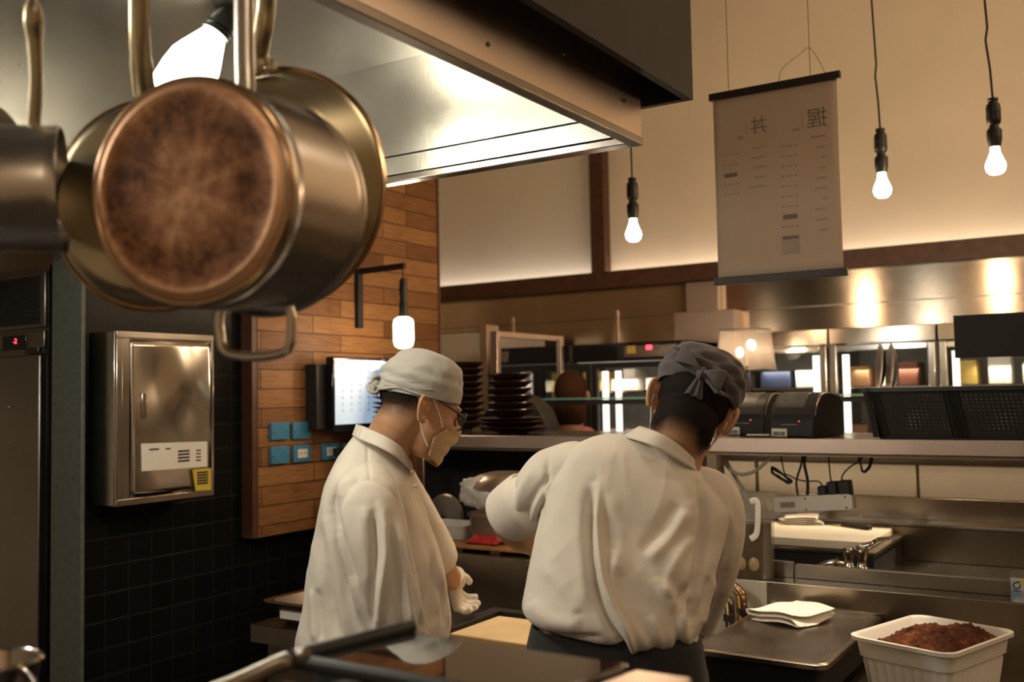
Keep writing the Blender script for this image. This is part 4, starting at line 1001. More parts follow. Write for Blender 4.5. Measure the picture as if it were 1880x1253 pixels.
stack(743, 3.23, [(.135, .0205, -.004), (.133, .0205, 0), (.135, .0205, -.003), (.133, .0205, 0), (.135, .0205, -.002), (.133, .0205, 0), (.135, .050, -.002), (.118, .050, .012), (.116, .050, .020), (.12, .03, .036)], 'in the wide stack behind the left cook\'s head', 'dark bowls in the wide stack')

# receipt printers
M_cover = plain('worn_grey_plastic', (.09, .09, .086), .38, 0, .35, 30)
def printer(px0, px1, Yf, lab, rot=0, front=True):
    a = P(px0, 803, Y=Yf); b_ = P(px1, 803, Y=Yf); wd = .155
    x0 = a[0]; h = .142; dp = .19
    t = thing('receipt_printer', lab, 'printer', (x0+wd/2, Yf, SZ), rot, 'receipt printers on the shelf')
    x1 = x0+wd; z0 = SZ+.001
    prof = [(0, 0), (dp, 0), (dp, .115), (dp-.03, .138), (.075, h), (.045, .135), (.012, .095), (.004, .075), (0, .07)]
    V = []; 
    mb = MB().prism([(y+Yf, z+z0) for y, z in prof], x0, x1, 0); obj('case', mb, M_black, t, bevel=.006)
    lidp = [(Yf+.006, z0+.078), (Yf+.013, z0+.097), (Yf+.046, z0+.138), (Yf+.076, z0+.145), (Yf+.076, z0+.140), (Yf+.046, z0+.133), (Yf+.016, z0+.095), (Yf+.012, z0+.078)]
    obj('cover', MB().prism(lidp, x0+.012, x1-.04, 0), M_cover, t, bevel=.002)
    obj('paper_slot', MB().box(x0+.03, x1-.03, Yf+.082, Yf+.094, z0+h-.004, z0+h+.0008), M_blackm, t)
    obj('tear_bar', MB().box(x0+.04, x1-.055, Yf-.0015, Yf+.002, z0+.040, z0+.0425), M_chrome, t)
    lbm = obj('barcode_label', MB().box(x0+.004, x0+.060, Yf-.001, Yf+.001, z0+.003, z0+.028), M_white, t)
    bb = MB(); x = x0+.010
    while x < x0+.054:
        w1 = rng.choice([.0008, .0014, .002]); bb.box(x, x+w1, Yf-.0016, Yf-.001, z0+.005, z0+.018); x += w1+rng.choice([.001, .0016])
    obj('bars', bb, M_black, lbm, smooth=0)
    obj('power_light', MB().ball((x1-.05, Yf-.0005, z0+.052), .0018, 8, 5), M_redled, t)
    arc = [np.array([x1+.002, Yf+y, z0+z]) for y, z in ((.008, .07), (.02, .10), (.05, .132), (.09, .140), (.15, .13))]
    obj('edge_trim', MB().tube(catmull(arc, 5), .0022, 8), M_steeld, t)
    t.rotation_euler = (0, 0, R(-15)); return t
printer(1410, 1550, SY+.05, 'black receipt printer with barcode label next to the basket')
printer(1326, 1400, SY+.17, 'black receipt printer half hidden behind the right cook\'s cap')
pp = obj('paper_slip', MB().obox(P(1392, 800, Y=SY+.03)+[0, 0, .002], (.035, .004, 0), (-.003, .018, 0), (0, 0, .0012)), M_white); tag(pp, 'white paper slip lying in front of the printers', 'paper')

# black crate-like basket with two steel lids standing in it
kx0, kx1 = P(1617, 806, Y=SY+.02)[0], P(2100, 806, Y=SY+.02)[0]
kz = P(1620, 713, Y=SY+.0)[2]
bk = thing('basket', 'long black plastic basket with square holes on the shelf', 'basket', ((kx0+kx1)/2, SY+.16, SZ))
def kring(z, g): return np.array([(a, b_, z) for a, b_ in rrect(kx0-g, kx1+g, SY+.015-g, SY+.33+g, .02, 3)])
obj('rim', MB().loft([kring(kz-.012, .026), kring(kz-.01, .034), kring(kz, .034), kring(kz, .024)], False), M_black, bk, solid=.003)
obj('floor_panel', MB().box(kx0, kx1, SY+.015, SY+.33, SZ+.001, SZ+.005), M_black, bk)
def lattice(p00, p10, p01, nx, nz, th, solidcols=()):
    """woven wall: posts and bars between the corners"""
    mb = MB(); p00, p10, p01 = map(np.asarray, (p00, p10, p01)); ux = (p10-p00)/nx; uz = (p01-p00)/nz; n_ = nrm(np.cross(ux, uz))*th
    for i in range(nx+1):
        wx = .30 if i not in solidcols else 1.5
        mb.obox(p00+ux*i+uz*nz/2, ux*wx, uz*nz/2, n_)
    for j in range(nz+1):
        wz_ = .30 if 0 < j < nz else .9
        mb.obox(p00+ux*nx/2+uz*j, ux*nx/2, uz*wz_, n_*.9)
    return mb
g = .022
obj('front_wall', lattice((kx0, SY+.015, SZ+.006), (kx1, SY+.015, SZ+.006), (kx0-g, SY+.015-g, kz-.008), 52, 13, .0012, (0, 1, 17, 18, 35, 36, 52)), M_black, bk, smooth=0, kind='stuff')
obj('back_wall', lattice((kx0, SY+.33, SZ+.006), (kx1, SY+.33, SZ+.006), (kx0-g, SY+.33+g, kz-.008), 52, 13, .0012, (0, 17, 35, 52)), M_black, bk, smooth=0, kind='stuff')
obj('end_wall', lattice((kx0, SY+.015, SZ+.006), (kx0, SY+.33, SZ+.006), (kx0-g, SY+.015, kz-.008), 26, 13, .0012, (0, 26)), M_black, bk, smooth=0, kind='stuff')
for px, lab, rr2, dy in ((1614, 'round steel lid standing in the basket, left of the pair', .074, .10), (1634, 'round steel lid standing in the basket, right of the pair', .077, .09)):
    ztop = P(px, 630, Y=SY+dy)[2]; q = P(px-3, 700, Y=SY+dy)
    t = thing('round_cover', lab, 'lid', (q[0], SY+dy+.07, SZ+.006), 0, 'steel lids in the basket')
    cz = ztop-rr2
    obj('disc', MB().lathe([(0, -.012), (rr2*.7, -.010), (rr2*.96, -.0), (rr2, .0015), (rr2*1.01, .003), (rr2*.97, .003), (rr2*.7, -.006), (0, -.008)], (q[0], SY+dy+.04, cz), nrm(np.array([-.93, -.36, .08])), 56), M_steeld, t)
    obj('support_edge', MB().tube([(q[0]-.001, SY+dy+.04, cz-rr2+.004), (q[0]-.001, SY+dy+.05, SZ+.007)], .003, 8), M_polish, t)

# black menu board (the back of a hanging board) at the right
mb0, mb1 = P(1750, 582, Y=3.55), P(1752, 658, Y=3.55)
mbd = thing('menu_board', 'plain black hanging board above the basket at the right edge', 'board', (mb0[0]+.3, 3.55, mb1[2]))
obj('panel', MB().box(mb0[0], mb0[0]+.7, 3.55, 3.575, mb1[2], mb0[2]+.004), M_blackm, mbd, bevel=.002)
for k in (.25, .6): obj('wire', MB().tube([(mb0[0]+k, 3.56, mb0[2]), (mb0[0]+k, 3.56, 4.3)], .0012, 6), M_black, mbd)

# glass tier with black rail beyond the shelf
gy = 3.95
ga, gb_ = P(985, 741, Y=gy)[0], P(1900, 725, Y=gy)[0]; gz = P(1100, 738, Y=gy)[2]
tr2 = thing('glass_tier', 'black railed glass shelf running behind both printers and the right cook', 'shelf', ((ga+gb_)/2, gy, 1.236))
obj('rail', MB().box(ga, gb_, gy-.012, gy+.012, gz-.012, gz+.008), M_blackm, tr2)
obj('glass_sheet', MB().box(ga, gb_, gy-.02, gy+.28, gz+.010, gz+.018), M_greenglass, tr2)
for px in (1000, 1330, 1880):
    x = P(px, 740, Y=gy)[0]; obj('post', MB().box(x-.01, x+.01, gy+.03, gy+.05, 1.236, gz+.009), M_blackm, tr2)
# arched dark cover behind the short stack
q = P(985, 800, Y=3.62)
ac = thing('arched_cover', 'dark arched cover behind the short bowl stack', 'cover', (q[0], 3.62, SZ-.15))
rA = .175; ang = np.linspace(0, PI, 24)
xa_ = P(945, 800, Y=3.62)[0]
obj('shell', MB().prism([(xa_+rA*math.cos(a)*.95, SZ-.02+rA*math.sin(a)) for a in ang], 3.60, 3.72, 1), M_blackm, ac, bevel=.004)
obj('foot', MB().box(xa_-.15, xa_+.15, 3.61, 3.71, .0, SZ-.02), M_blackm, ac)

# table lamp with a clear pleated shade
la = P(1370, 655, Y=4.42)
tl = thing('table_lamp', 'small lamp with translucent square shade glowing beside the dark cap', 'lamp', (la[0], 4.42, 1.2))
zs1, zs0 = P(1370, 606, Y=4.42)[2], P(1370, 680, Y=4.42)[2]
hw = abs(P(1328, 660, Y=4.42)[0]-P(1412, 660, Y=4.42)[0])/2
M_shade, nt, b = nmat('lamp_shade_film'); b.inputs['Base Color'].default_value = (.85, .72, .62, 1); b.inputs['Alpha'].default_value = .2; b.inputs['Roughness'].default_value = .3
def lring(z, k): return np.array([(la[0]+a, 4.42+b_, z) for a, b_ in rrect(-hw*k, hw*k, -hw*k, hw*k, .015, 3)])
obj('lamp_shade', MB().loft([lring(zs0, 1.0), lring(zs1, .86)], False), M_shade, tl, solid=.002)
obj('shade_ring', MB().loft([lring(zs0-.003, 1.01), lring(zs0+.004, 1.01)], False).add(*[(m.V(), m.f) for m in [MB().loft([lring(zs1-.003, .87), lring(zs1+.003, .87)], False)]][0]), M_steeld, tl, solid=.003)
for dx, dy, dz in ((-.03, 0, -.01), (.012, .03, .025), (.036, -.02, .02)):
    obj('bulb', MB().ball((la[0]+dx, 4.42+dy, (zs0+zs1)/2+dz), (.017, .017, .023), 14, 10), M_bulbw, tl)
obj('stem', MB().tube([(la[0], 4.42, 1.24), (la[0], 4.42, zs0+.02)], .010, 12), M_rod, tl)
obj('spider', MB().box(la[0]-hw*.98, la[0]+hw*.98, 4.416, 4.424, zs0+.001, zs0+.006).box(la[0]-.004, la[0]+.004, 4.42-hw*.98, 4.42+hw*.98, zs0+.001, zs0+.006), M_steeld, tl)
obj('base', MB().lathe([(0, 0), (.07, 0), (.07, .02), (.05, .03), (0, .03)], (la[0], 4.42, 1.2365), (0, 0, 1), 28), M_blackm, tl)
lamp('light_table_lamp', 'POINT', (la[0], 4.42, (zs0+zs1)/2-.005), .7, WARM, .02)

# ------------------------------------------------------------------ far kitchen wall: steel cladding and glass refrigerators
struct('wall_cladding', MB().box(-4.7, 3.8, 5.44, 5.499, 1.2, 2.124), M_steelband)
q1_, q2_ = P(1262, 560, Y=5.40)[0], P(1322, 560, Y=5.40)[0]
dct = thing('steel_duct', 'vertical stainless duct in front of the far steel wall, left of the banner', 'duct', ((q1_+q2_)/2, 5.40, 1.2))
obj('duct_upper', MB().box(q1_, q2_, 5.38, 5.44, 1.85, 2.12), M_steelfascia, dct, bevel=.003)
zj = P(1295, 572, Y=5.36)[2]; a_, b_ = P(1240, 600, Y=5.34)[0], P(1352, 600, Y=5.34)[0]
obj('duct_lower', MB().box(a_, b_, 5.32, 5.44, 1.2, zj), M_steelfascia, dct, bevel=.003)
struct('trim_5', MB().box(-4.7, 3.8, 5.436, 5.44, 1.94, 1.946), M_steeld)
for k, px in enumerate((940, 1132)): 
    x = P(px, 580, Y=5.43)[0]; struct('trim_%d' % (6+k), MB().box(x-.006, x+.006, 5.428, 5.44, 1.5, 1.99), M_steelfascia)

GY = 4.80
M_inside = plain('fridge_liner', (.62, .60, .54), .5, 0, .05)
M_boxes = [plain('carton_yellow', (.60, .42, .10), .6), plain('carton_white', (.75, .72, .62), .6), plain('pack_blue', (.02, .03, .07), .5), plain('carton_brown', (.28, .14, .06), .6), plain('pack_red', (.20, .07, .04), .5), plain('pack_pale', (.62, .55, .48), .5)]
def showcase(x0, x1, zt, lab, nshelf, seed, frame=M_chrome, mull=(), strips=(), hd=.13, led=False):
    rg = np.random.default_rng(seed)
    t = thing('display_refrigerator', lab, 'refrigerator', ((x0+x1)/2, GY, 0), 0, 'glass refrigerators on the far wall')
    obj('cabinet', MB().box(x0, x1, GY+.5, GY+.52, .1, zt).box(x0, x0+.02, GY+.03, GY+.5, .1, zt).box(x1-.02, x1, GY+.03, GY+.5, .1, zt).box(x0, x1, GY+.02, GY+.5, 0, .3).box(x0, x1, GY+.02, GY+.5, zt-hd, zt), M_steeld, t)
    obj('lining', MB().box(x0+.021, x1-.021, GY+.49, GY+.499, .3, zt-hd), M_inside, t)
    obj('header', MB().box(x0, x1, GY, GY+.02, zt-hd, zt), M_steelband if not led else M_blackg, t, bevel=.003)
    if led:
        q = P(1172, 640, Y=GY-.004); obj('controller', MB().box(x1-.33, x1-.03, GY-.006, GY, zt-hd*.80, zt-hd*.2), M_steel, t)
        ql = P(1191, 638, Y=GY-.01); obj('red_display', MB().box(ql[0]-.016, ql[0]+.016, GY-.010, GY-.006, ql[2]-.012, ql[2]+.012), M_redled, t)
        qk = P(1160, 642, Y=GY-.01)
        obj('sticker', MB().box(qk[0]-.03, qk[0]+.02, GY-.008, GY-.006, qk[2]-.02, qk[2]+.02), M_boxes[0], t)
    edges = [x0]+list(mull)+[x1]
    for a, b_ in zip(edges[:-1], edges[1:]):
        f_ = MB(); wf = .035
        f_.box(a+.004, a+wf, GY-.012, GY+.02, .3, zt-hd-.006).box(b_-wf, b_-.004, GY-.012, GY+.02, .3, zt-hd-.006).box(a+wf, b_-wf, GY-.012, GY+.02, zt-hd-wf, zt-hd-.006).box(a+wf, b_-wf, GY-.012, GY+.02, .3, .34)
        d = obj('door', f_, frame, t, bevel=.004)
        obj('pane', MB().box(a+wf, b_-wf, GY, GY+.006, .34, zt-hd-wf), M_glass, d)
        obj('handle', MB().tube([(b_-.06, GY-.03, .95), (b_-.06, GY-.03, 1.35)], .009, 10), M_chrome, d)
    for x in strips: obj('strip_light', MB().box(x-.014, x+.014, GY+.03, GY+.05, .4, zt-hd-.05), M_strip, t)
    obj('top_light', MB().box(x0+.06, x1-.06, GY+.07, GY+.10, zt-hd-.03, zt-hd-.01), M_strip, t)
    zs = np.linspace(.45, zt-hd-.30, nshelf); zs = np.array([.5, .85, 1.2, 1.50])
    for z in zs:
        obj('wire_shelf', MB().box(x0+.022, x1-.022, GY+.06, GY+.48, z-.006, z), M_steel, t)
    return zs
PACKS = []
def fill(x0, x1, zs, seed, where):
    rg = np.random.default_rng(seed)
    for k, z in enumerate(zs):
        x = x0+.05
        row = ('lowest', 'second', 'third', 'fourth', 'fifth')[k]; i = 0
        while x < x1-.12:
            w_ = rg.uniform(.06, .16); h = rg.uniform(.07, .14); m = M_boxes[rg.integers(0, 6)]
            if x+w_ > x1-.04: break
            y = GY+.12+rg.uniform(0, .08)
            cn = {'carton_yellow': 'yellow', 'carton_white': 'white', 'pack_blue': 'dark blue', 'carton_brown': 'brown', 'pack_red': 'red', 'pack_pale': 'pale'}[m.name]
            if z > .9:
                o = obj('food_package', MB().box(x, x+w_, y, y+.18, z+.001, z+h), m, bevel=.006)
                i += 1
                tag(o, '%s package, %s from the left, %s shelf of the %s' % (cn, ('first','second','third','fourth','fifth','sixth','seventh','eighth','ninth')[i-1], row, where), 'package', 'packages in the glass refrigerators')
            x += w_+rg.uniform(.01, .05)
xA0, xA1 = P(1032, 720, Y=GY)[0], P(1238, 720, Y=GY)[0]
xm = P(1088, 720, Y=GY)[0]
zA = P(1130, 630, Y=GY)[2]
zs = showcase(xA0, xA1+.05, zA, 'glass refrigerator with a red number display, left of the dark cap', 4, 3, M_blackm, (xm,), (P(1112, 720, Y=GY+.04)[0], P(1142, 720, Y=GY+.04)[0]-.02), .10, True)
fill(xA0, xA1, zs, 11, 'left glass refrigerator')
xs_ = [P(px, 680, Y=GY)[0] for px in (1360, 1522, 1722, 1990)]
zB = P(1600, 600, Y=GY)[2]
for k, (wh, lab) in enumerate((('glass refrigerator behind the lamp', 'glass refrigerator right behind the glowing table lamp'), ('middle glass refrigerator', 'chrome framed glass refrigerator behind the two steel lids'), ('right glass refrigerator', 'glass refrigerator behind the plain black board'))):
    zs = showcase(xs_[k]+.004, xs_[k+1]-.004, zB, lab, 4, 20+k, M_chrome, (), (xs_[k+1]-.07,) if k == 0 else (xs_[k]+.07,), .075)
    fill(xs_[k], xs_[k+1], zs, 30+k, wh)
for k, (x, z, e) in enumerate((((xA0+xA1)/2, zA-.2, 1.0), ((xs_[0]+xs_[1])/2, zB-.2, .9), ((xs_[1]+xs_[2])/2, zB-.2, .75), ((xs_[2]+xs_[3])/2, zB-.2, .5))):
    lamp('light_fridge', 'AREA', (x, GY+.12, z), e, (1, .92, .74), .3, (x, GY+.3, .8), size_y=.05)
# open glass door, hinged on the left refrigerator
d0, d1 = P(905, 605, Y=4.10), P(1030, 621, Y=GY-.03)
dxm = (d0[0]+d1[0])/2; dz1 = (d0[2]+d1[2])/2
og = thing('open_glass_door', 'dark glass door in a pinkish steel frame standing open behind the bowls', 'door', (dxm, GY-.03, .3))
f_ = MB()
for a, b_, z0, z1 in ((4.10, 4.135, .35, dz1), (GY-.065, GY-.03, .35, dz1), (4.135, GY-.065, dz1-.03, dz1), (4.135, GY-.065, .35, .38)): f_.box(dxm-.02, dxm+.02, a, b_, z0, z1)
obj('door_frame', f_, M_steelfascia, og, bevel=.003)
obj('pane', MB().box(dxm-.006, dxm+.006, 4.135, GY-.065, .38, dz1-.03), M_glassdark, og)
obj('hinge', MB().lathe([(0, .3), (.012, .3), (.012, dz1), (0, dz1)], (dxm, GY-.018, 0), (0, 0, 1), 12), M_steeld, og)
# pale cabinet left of it
c0, c1 = P(806, 612, Y=4.6), P(884, 612, Y=4.6)
pcb = thing('tall_cabinet', 'pale steel cabinet behind the bowl stacks beside the planks', 'cabinet', (c0[0]-.3, 4.6, 0))
obj('body', MB().box(c0[0]-.5, c1[0], 4.62, 5.2, 0, c0[2]), M_steelh, pcb, bevel=.004)
obj('door', MB().box(c0[0]-.49, c1[0]-.01, 4.6, 4.62, .2, c0[2]-.01), M_palewall, pcb, bevel=.003)
obj('side_post', MB().box(c1[0]+.004, c1[0]+.05, 4.58, 4.7, .1, c0[2]+.03), M_steelfascia, pcb, bevel=.003)

# ================================================================== people
def skin_mat(name, base, flush):
    m, nt, b = nmat(name)
    n = noise_node(nt, 14, 4); r_ = ramp(nt, n.outputs[0], [(.3, tuple(c*.88 for c in base)), (.55, base), (.75, flush)])
    nt.links.new(r_.outputs[0], b.inputs['Base Color']); b.inputs['Roughness'].default_value = .48
    b.inputs['Subsurface Weight'].default_value = .12; b.inputs['Subsurface Radius'].default_value = (.012, .004, .002); b.inputs['Subsurface Scale'].default_value = 1
    n2 = noise_node(nt, 320, 2); bp = nt.nodes.new('ShaderNodeBump'); bp.inputs['Strength'].default_value = .12; bp.inputs['Distance'].default_value = .001
    nt.links.new(n2.outputs[0], bp.inputs['Height']); nt.links.new(bp.outputs[0], b.inputs['Normal'])
    return m
def cloth_mat(name, col, weave=900, var=.05, bump=.25):
    m = plain(name, col, .88, 0, var, 5, bump, weave, sheen=.15); return m
M_skin = skin_mat('skin', (.50, .27, .15), (.56, .26, .15))
M_jacket = cloth_mat('off_white_cotton', (.68, .62, .54), 34, bump=.35)
M_capA = cloth_mat('pale_grey_cotton', (.40, .385, .345), 60, bump=.8)
M_capB = cloth_mat('charcoal_cotton', (.085, .072, .075), 60, bump=.8)
M_apron = cloth_mat('black_apron_cloth', (.016, .015, .016), 600)
M_trouser = cloth_mat('dark_trouser_cloth', (.03, .028, .028), 600)
M_mask = cloth_mat('tan_mask_fabric', (.50, .36, .20), 500)
M_maskw = cloth_mat('white_mask_fabric', (.75, .72, .68), 500)
M_strap = plain('white_elastic', (.72, .68, .60), .8)
M_glove = plain('white_glove', (.72, .68, .61), .55, 0, .05, 20, .3, 90)
M_shoe = plain('black_shoe', (.012, .012, .012), .35)
def hair_mat(name):
    m, nt, b = nmat(name); b.inputs['Base Color'].default_value = (.010, .007, .006, 1); b.inputs['Roughness'].default_value = .8; b.inputs['Specular IOR Level'].default_value = .15
    at = nt.nodes.new('ShaderNodeAttribute'); at.attribute_name = 'hair_amount'
    n = noise_node(nt, 700, 2); mt = nt.nodes.new('ShaderNodeMath'); mt.operation = 'MULTIPLY_ADD'
    nt.links.new(n.outputs[0], mt.inputs[0]); mt.inputs[1].default_value = 1.1; mt.inputs[2].default_value = -.55
    ad = nt.nodes.new('ShaderNodeMath'); ad.operation = 'ADD'; ad.use_clamp = True
    nt.links.new(mt.outputs[0], ad.inputs[0]); nt.links.new(at.outputs['Fac'], ad.inputs[1]); nt.links.new(ad.outputs[0], b.inputs['Alpha'])
    return m
M_hair = hair_mat('short_black_hair')

def remeshed(mb, voxel, smooth=4, fac=.5):
    import bmesh
    me = mesh_from('t', mb.V(), mb.f)
    b = bmesh.new(); b.from_mesh(me); bmesh.ops.recalc_face_normals(b, faces=b.faces); b.to_mesh(me); b.free()
    o = bpy.data.objects.new('t', me); COL.objects.link(o)
    r_ = o.modifiers.new('r', 'REMESH'); r_.mode = 'VOXEL'; r_.voxel_size = voxel
    if smooth: s_ = o.modifiers.new('s', 'SMOOTH'); s_.iterations = smooth; s_.factor = fac
    dg = bpy.context.evaluated_depsgraph_get(); ev = o.evaluated_get(dg); m2 = bpy.data.meshes.new_from_object(ev)
    n = len(m2.vertices); V = np.empty(n*3); m2.vertices.foreach_get('co', V); V = V.reshape(-1, 3)
    N = np.empty(n*3); m2.vertices.foreach_get('normal', N); N = N.reshape(-1, 3)
    Fc = [tuple(p.vertices) for p in m2.polygons]
    bpy.data.objects.remove(o); bpy.data.meshes.remove(me); bpy.data.meshes.remove(m2)
    return V, N, Fc
def skinobj(name, V, Fc, mat, parent, smooth=180):
    return obj(name, MB().add(V, Fc), mat, parent, smooth=smooth, recalc=False)
def vnormals(V, Fc):
    me = mesh_from('t', V, Fc); N = np.empty(len(V)*3); me.vertices.foreach_get('normal', N); bpy.data.meshes.remove(me); return N.reshape(-1, 3)
def wrinkle(V, N, folds, amp=.0022, seed=0, crumple=1.0):
    """sculpt cloth: long folds given as lines on the visible side, then soft crumpling"""
    px, py, _ = proj(V.reshape(-1, 3).T.T) if False else (None, None, None)
    w_ = V-C0; dz = w_@CF; sx = CX+F*(w_@CR)/dz; sy = CY-F*(w_@CU)/dz
    view = nrm(CF); facing = -(N@view); fm = np.clip((facing+.05)/.3, 0, 1)
    off = np.zeros(len(V))
    for pts, a, wd, kind in folds:
        p = catmull(np.array(pts, float), 5); best = np.full(len(V), 1e9); sgn = np.zeros(len(V)); tt = np.zeros(len(V)); L = len(p)-1
        for i in range(L):
            d = p[i+1]-p[i]; l2 = d@d+1e-9
            t = np.clip(((sx-p[i, 0])*d[0]+(sy-p[i, 1])*d[1])/l2, 0, 1)
            ex_, ey_ = sx-p[i, 0]-t*d[0], sy-p[i, 1]-t*d[1]; dd = np.hypot(ex_, ey_); k = dd < best
            best = np.where(k, dd, best); sgn = np.where(k, np.sign(d[0]*ey_-d[1]*ex_), sgn); tt = np.where(k, (i+t)/L, tt)
        s = best*sgn/wd; fade = np.clip(np.minimum(tt, 1-tt)*5+.12, 0, 1)
        if kind == 'ridge': f = np.exp(-s*s)
        elif kind == 'groove': f = -np.exp(-s*s)
        elif kind == 'stepl': f = np.exp(-s*s)-.9*np.exp(-((s-1.5)/1.0)**2)
        else: f = np.exp(-s*s)-.9*np.exp(-((s+1.5)/1.0)**2)
        off += a*f*fade*fm
    if crumple:
        rg = np.random.default_rng(seed); ph = rg.uniform(0, 99, 3)
        nz = np.empty(len(V))
        for i in range(len(V)):
            q = Vector((V[i]+ph)*[7, 7, 4.5]); n1 = 1-abs(noise.noise(q))*2; q2 = Vector((V[i]+ph)*[17, 17, 11]); n2 = 1-abs(noise.noise(q2))*2
            nz[i] = (n1*abs(n1)*.9+n1*.4)+(n2*abs(n2)*.5+n2*.2)
        off += amp*crumple*nz
    return V+N*off[:, None]

class Head:
    """local frame: x forward, y to the person's left, z up; origin between the ears"""
    def __init__(s, c, fwd, up):
        s.c = np.asarray(c, float); s.f = nrm(fwd); u = np.asarray(up, float); s.l = nrm(np.cross(u, s.f)); s.u = np.cross(s.f, s.l)
        s.M = np.stack([s.f, s.l, s.u], 1)
    def w(s, p): return s.c+np.asarray(p, float)@s.M.T
    def loc(s, V): return (V-s.c)@s.M
def head_shape(H, mb):
    M = H.M
    mb.ball(H.w((-.012, 0, .032)), (.097, .0765, .086), 36, 24, M)
    rs = []
    for z, cx, rx, ry in ((.055, .018, .070, .064), (.02, .022, .068, .066), (-.02, .026, .064, .065), (-.05, .031, .058, .060), (-.075, .036, .050, .051), (-.098, .043, .038, .037), (-.112, .048, .022, .022)):
        rs.append(np.array([H.w(q) for q in ring((cx, 0, z), (rx, 0, 0), (0, ry, 0), 32, 2.2)]))
    mb.loft(rs)
    mb.tube([H.w(p) for p in ((.086, 0, .022), (.094, 0, .004), (.104, 0, -.012), (.106, 0, -.022), (.094, 0, -.030))], [.007, .008, .010, .012, .008], 12)
    for k in (-1, 1):
        mb.ball(H.w((.100, k*.011, -.022)), (.010, .008, .008), 12, 8, M)
        mb.ball(H.w((.080, k*.030, .026)), (.012, .024, .007), 14, 8, M)           # brow
        mb.ball(H.w((.076, k*.031, .008)), (.012, .015, .009), 14, 8, M)            # closed lids
        mb.ball(H.w((.062, k*.046, -.020)), (.022, .018, .020), 14, 8, M)           # cheek
    mb.ball(H.w((.090, 0, -.052)), (.010, .022, .006), 14, 8, M); mb.ball(H.w((.088, 0, -.062)), (.010, .018, .006), 14, 8, M)
    mb.ball(H.w((.074, 0, -.096)), (.017, .020, .014), 14, 8, M)
    for k in (-1, 1):                                                              # ears
        ec = np.array((-.010, k*.076, -.004)); a = nrm(np.array((-.30, k*.16, .95))); b_ = nrm(np.array((-.78, k*.62, -.14))); n_ = nrm(np.cross(a, b_))
        pts = []
        for t in np.linspace(R(-35), R(205), 16):
            wdt = .0175+.003*math.sin(t); pts.append(H.w(ec+a*(.030*math.sin(t)*1.0+.002)+b_*(.012+wdt*(1-abs(math.cos(t))**2*.15)*math.cos(t)*-1*-.62+.004)))
        el = [H.w(ec+a*.031*math.sin(t)+b_*(.010+.018*math.cos(t))) for t in np.linspace(R(-70), R(190), 20)]
        mb.tube(el, np.interp(np.linspace(0, 1, 20), [0, .25, .6, 1], [.0064, .0048, .0048, .0050]), 10)
        ME = M@np.stack([a, b_, n_], 1)
        mb.ball(H.w(ec+b_*.008-np.array([0, k*.0055, 0])), (.029, .017, .0032), 18, 10, ME)
        mb.ball(H.w(ec-a*.026+b_*.004), (.010, .009, .0055), 12, 8, ME)             # lobe
        mb.ball(H.w(ec-b_*.006-a*.006), (.012, .006, .006), 12, 8, ME)
        mb.tube([H.w(ec+a*.016+b_*.006), H.w(ec+a*.004+b_*.014), H.w(ec-a*.012+b_*.010)], .0038, 8)
def limb(mb, pts, rad, k=6, n=20, flat=1.0):
    p = catmull(pts, k); r_ = np.interp(np.linspace(0, 1, len(p)), np.linspace(0, 1, len(rad)), rad); mb.tube(p, r_, n, flat=flat)
def hand(mb, wrist, fdir, palm_n, side, grow=0., curl=(28, 38, 24), spread=1.0):
    """palm, four fingers and a thumb; side=+1 puts the thumb on the +cross side"""
    f = nrm(fdir); n_ = nrm(palm_n-f*(np.asarray(palm_n)@f)); t = np.cross(n_, f)*side
    w0 = np.asarray(wrist, float); S_ = lambda a, b_, c: w0+f*a+t*b_+n_*c
    rings = []
    for a, hw_, th in ((-.012, .026, .020), (.012, .032, .019), (.045, .040, .016), (.080, .043, .0135), (.092, .040, .011)):
        rings.append(ring(S_(a, .002, 0), t*(hw_+grow), n_*(th+grow), 24, 2.6))
    mb.loft(rings)
    for i, (b_, L, r_) in enumerate(((.030, .070, .0088), (.010, .079, .0092), (-.011, .073, .0088), (-.031, .056, .0078))):
        base = S_(.082-.004*abs(i-1), b_, .002); ang = 0; p = base; pts = [S_(.062, b_*.95, .0), base]; d = f+t*(.10*(1.2-i)*.5*spread)
        d = nrm(d)
        for seg, cu in zip((.45, .31, .24), curl):
            ang += R(cu+3*i); dd = nrm(d*math.cos(ang)+n_*math.sin(ang)); p = p+dd*L*seg; pts.append(p)
        limb(mb, pts, [r_*1.05+grow, r_*1.08+grow, r_+grow, r_*.94+grow, r_*.74+grow], 4, 14)
    th = [S_(.010, .020, .006), S_(.032, .044, .014), S_(.056, .058, .024), S_(.078, .060, .034)]
    limb(mb, th, [.015+grow, .013+grow, .0105+grow, .0080+grow], 5, 14)

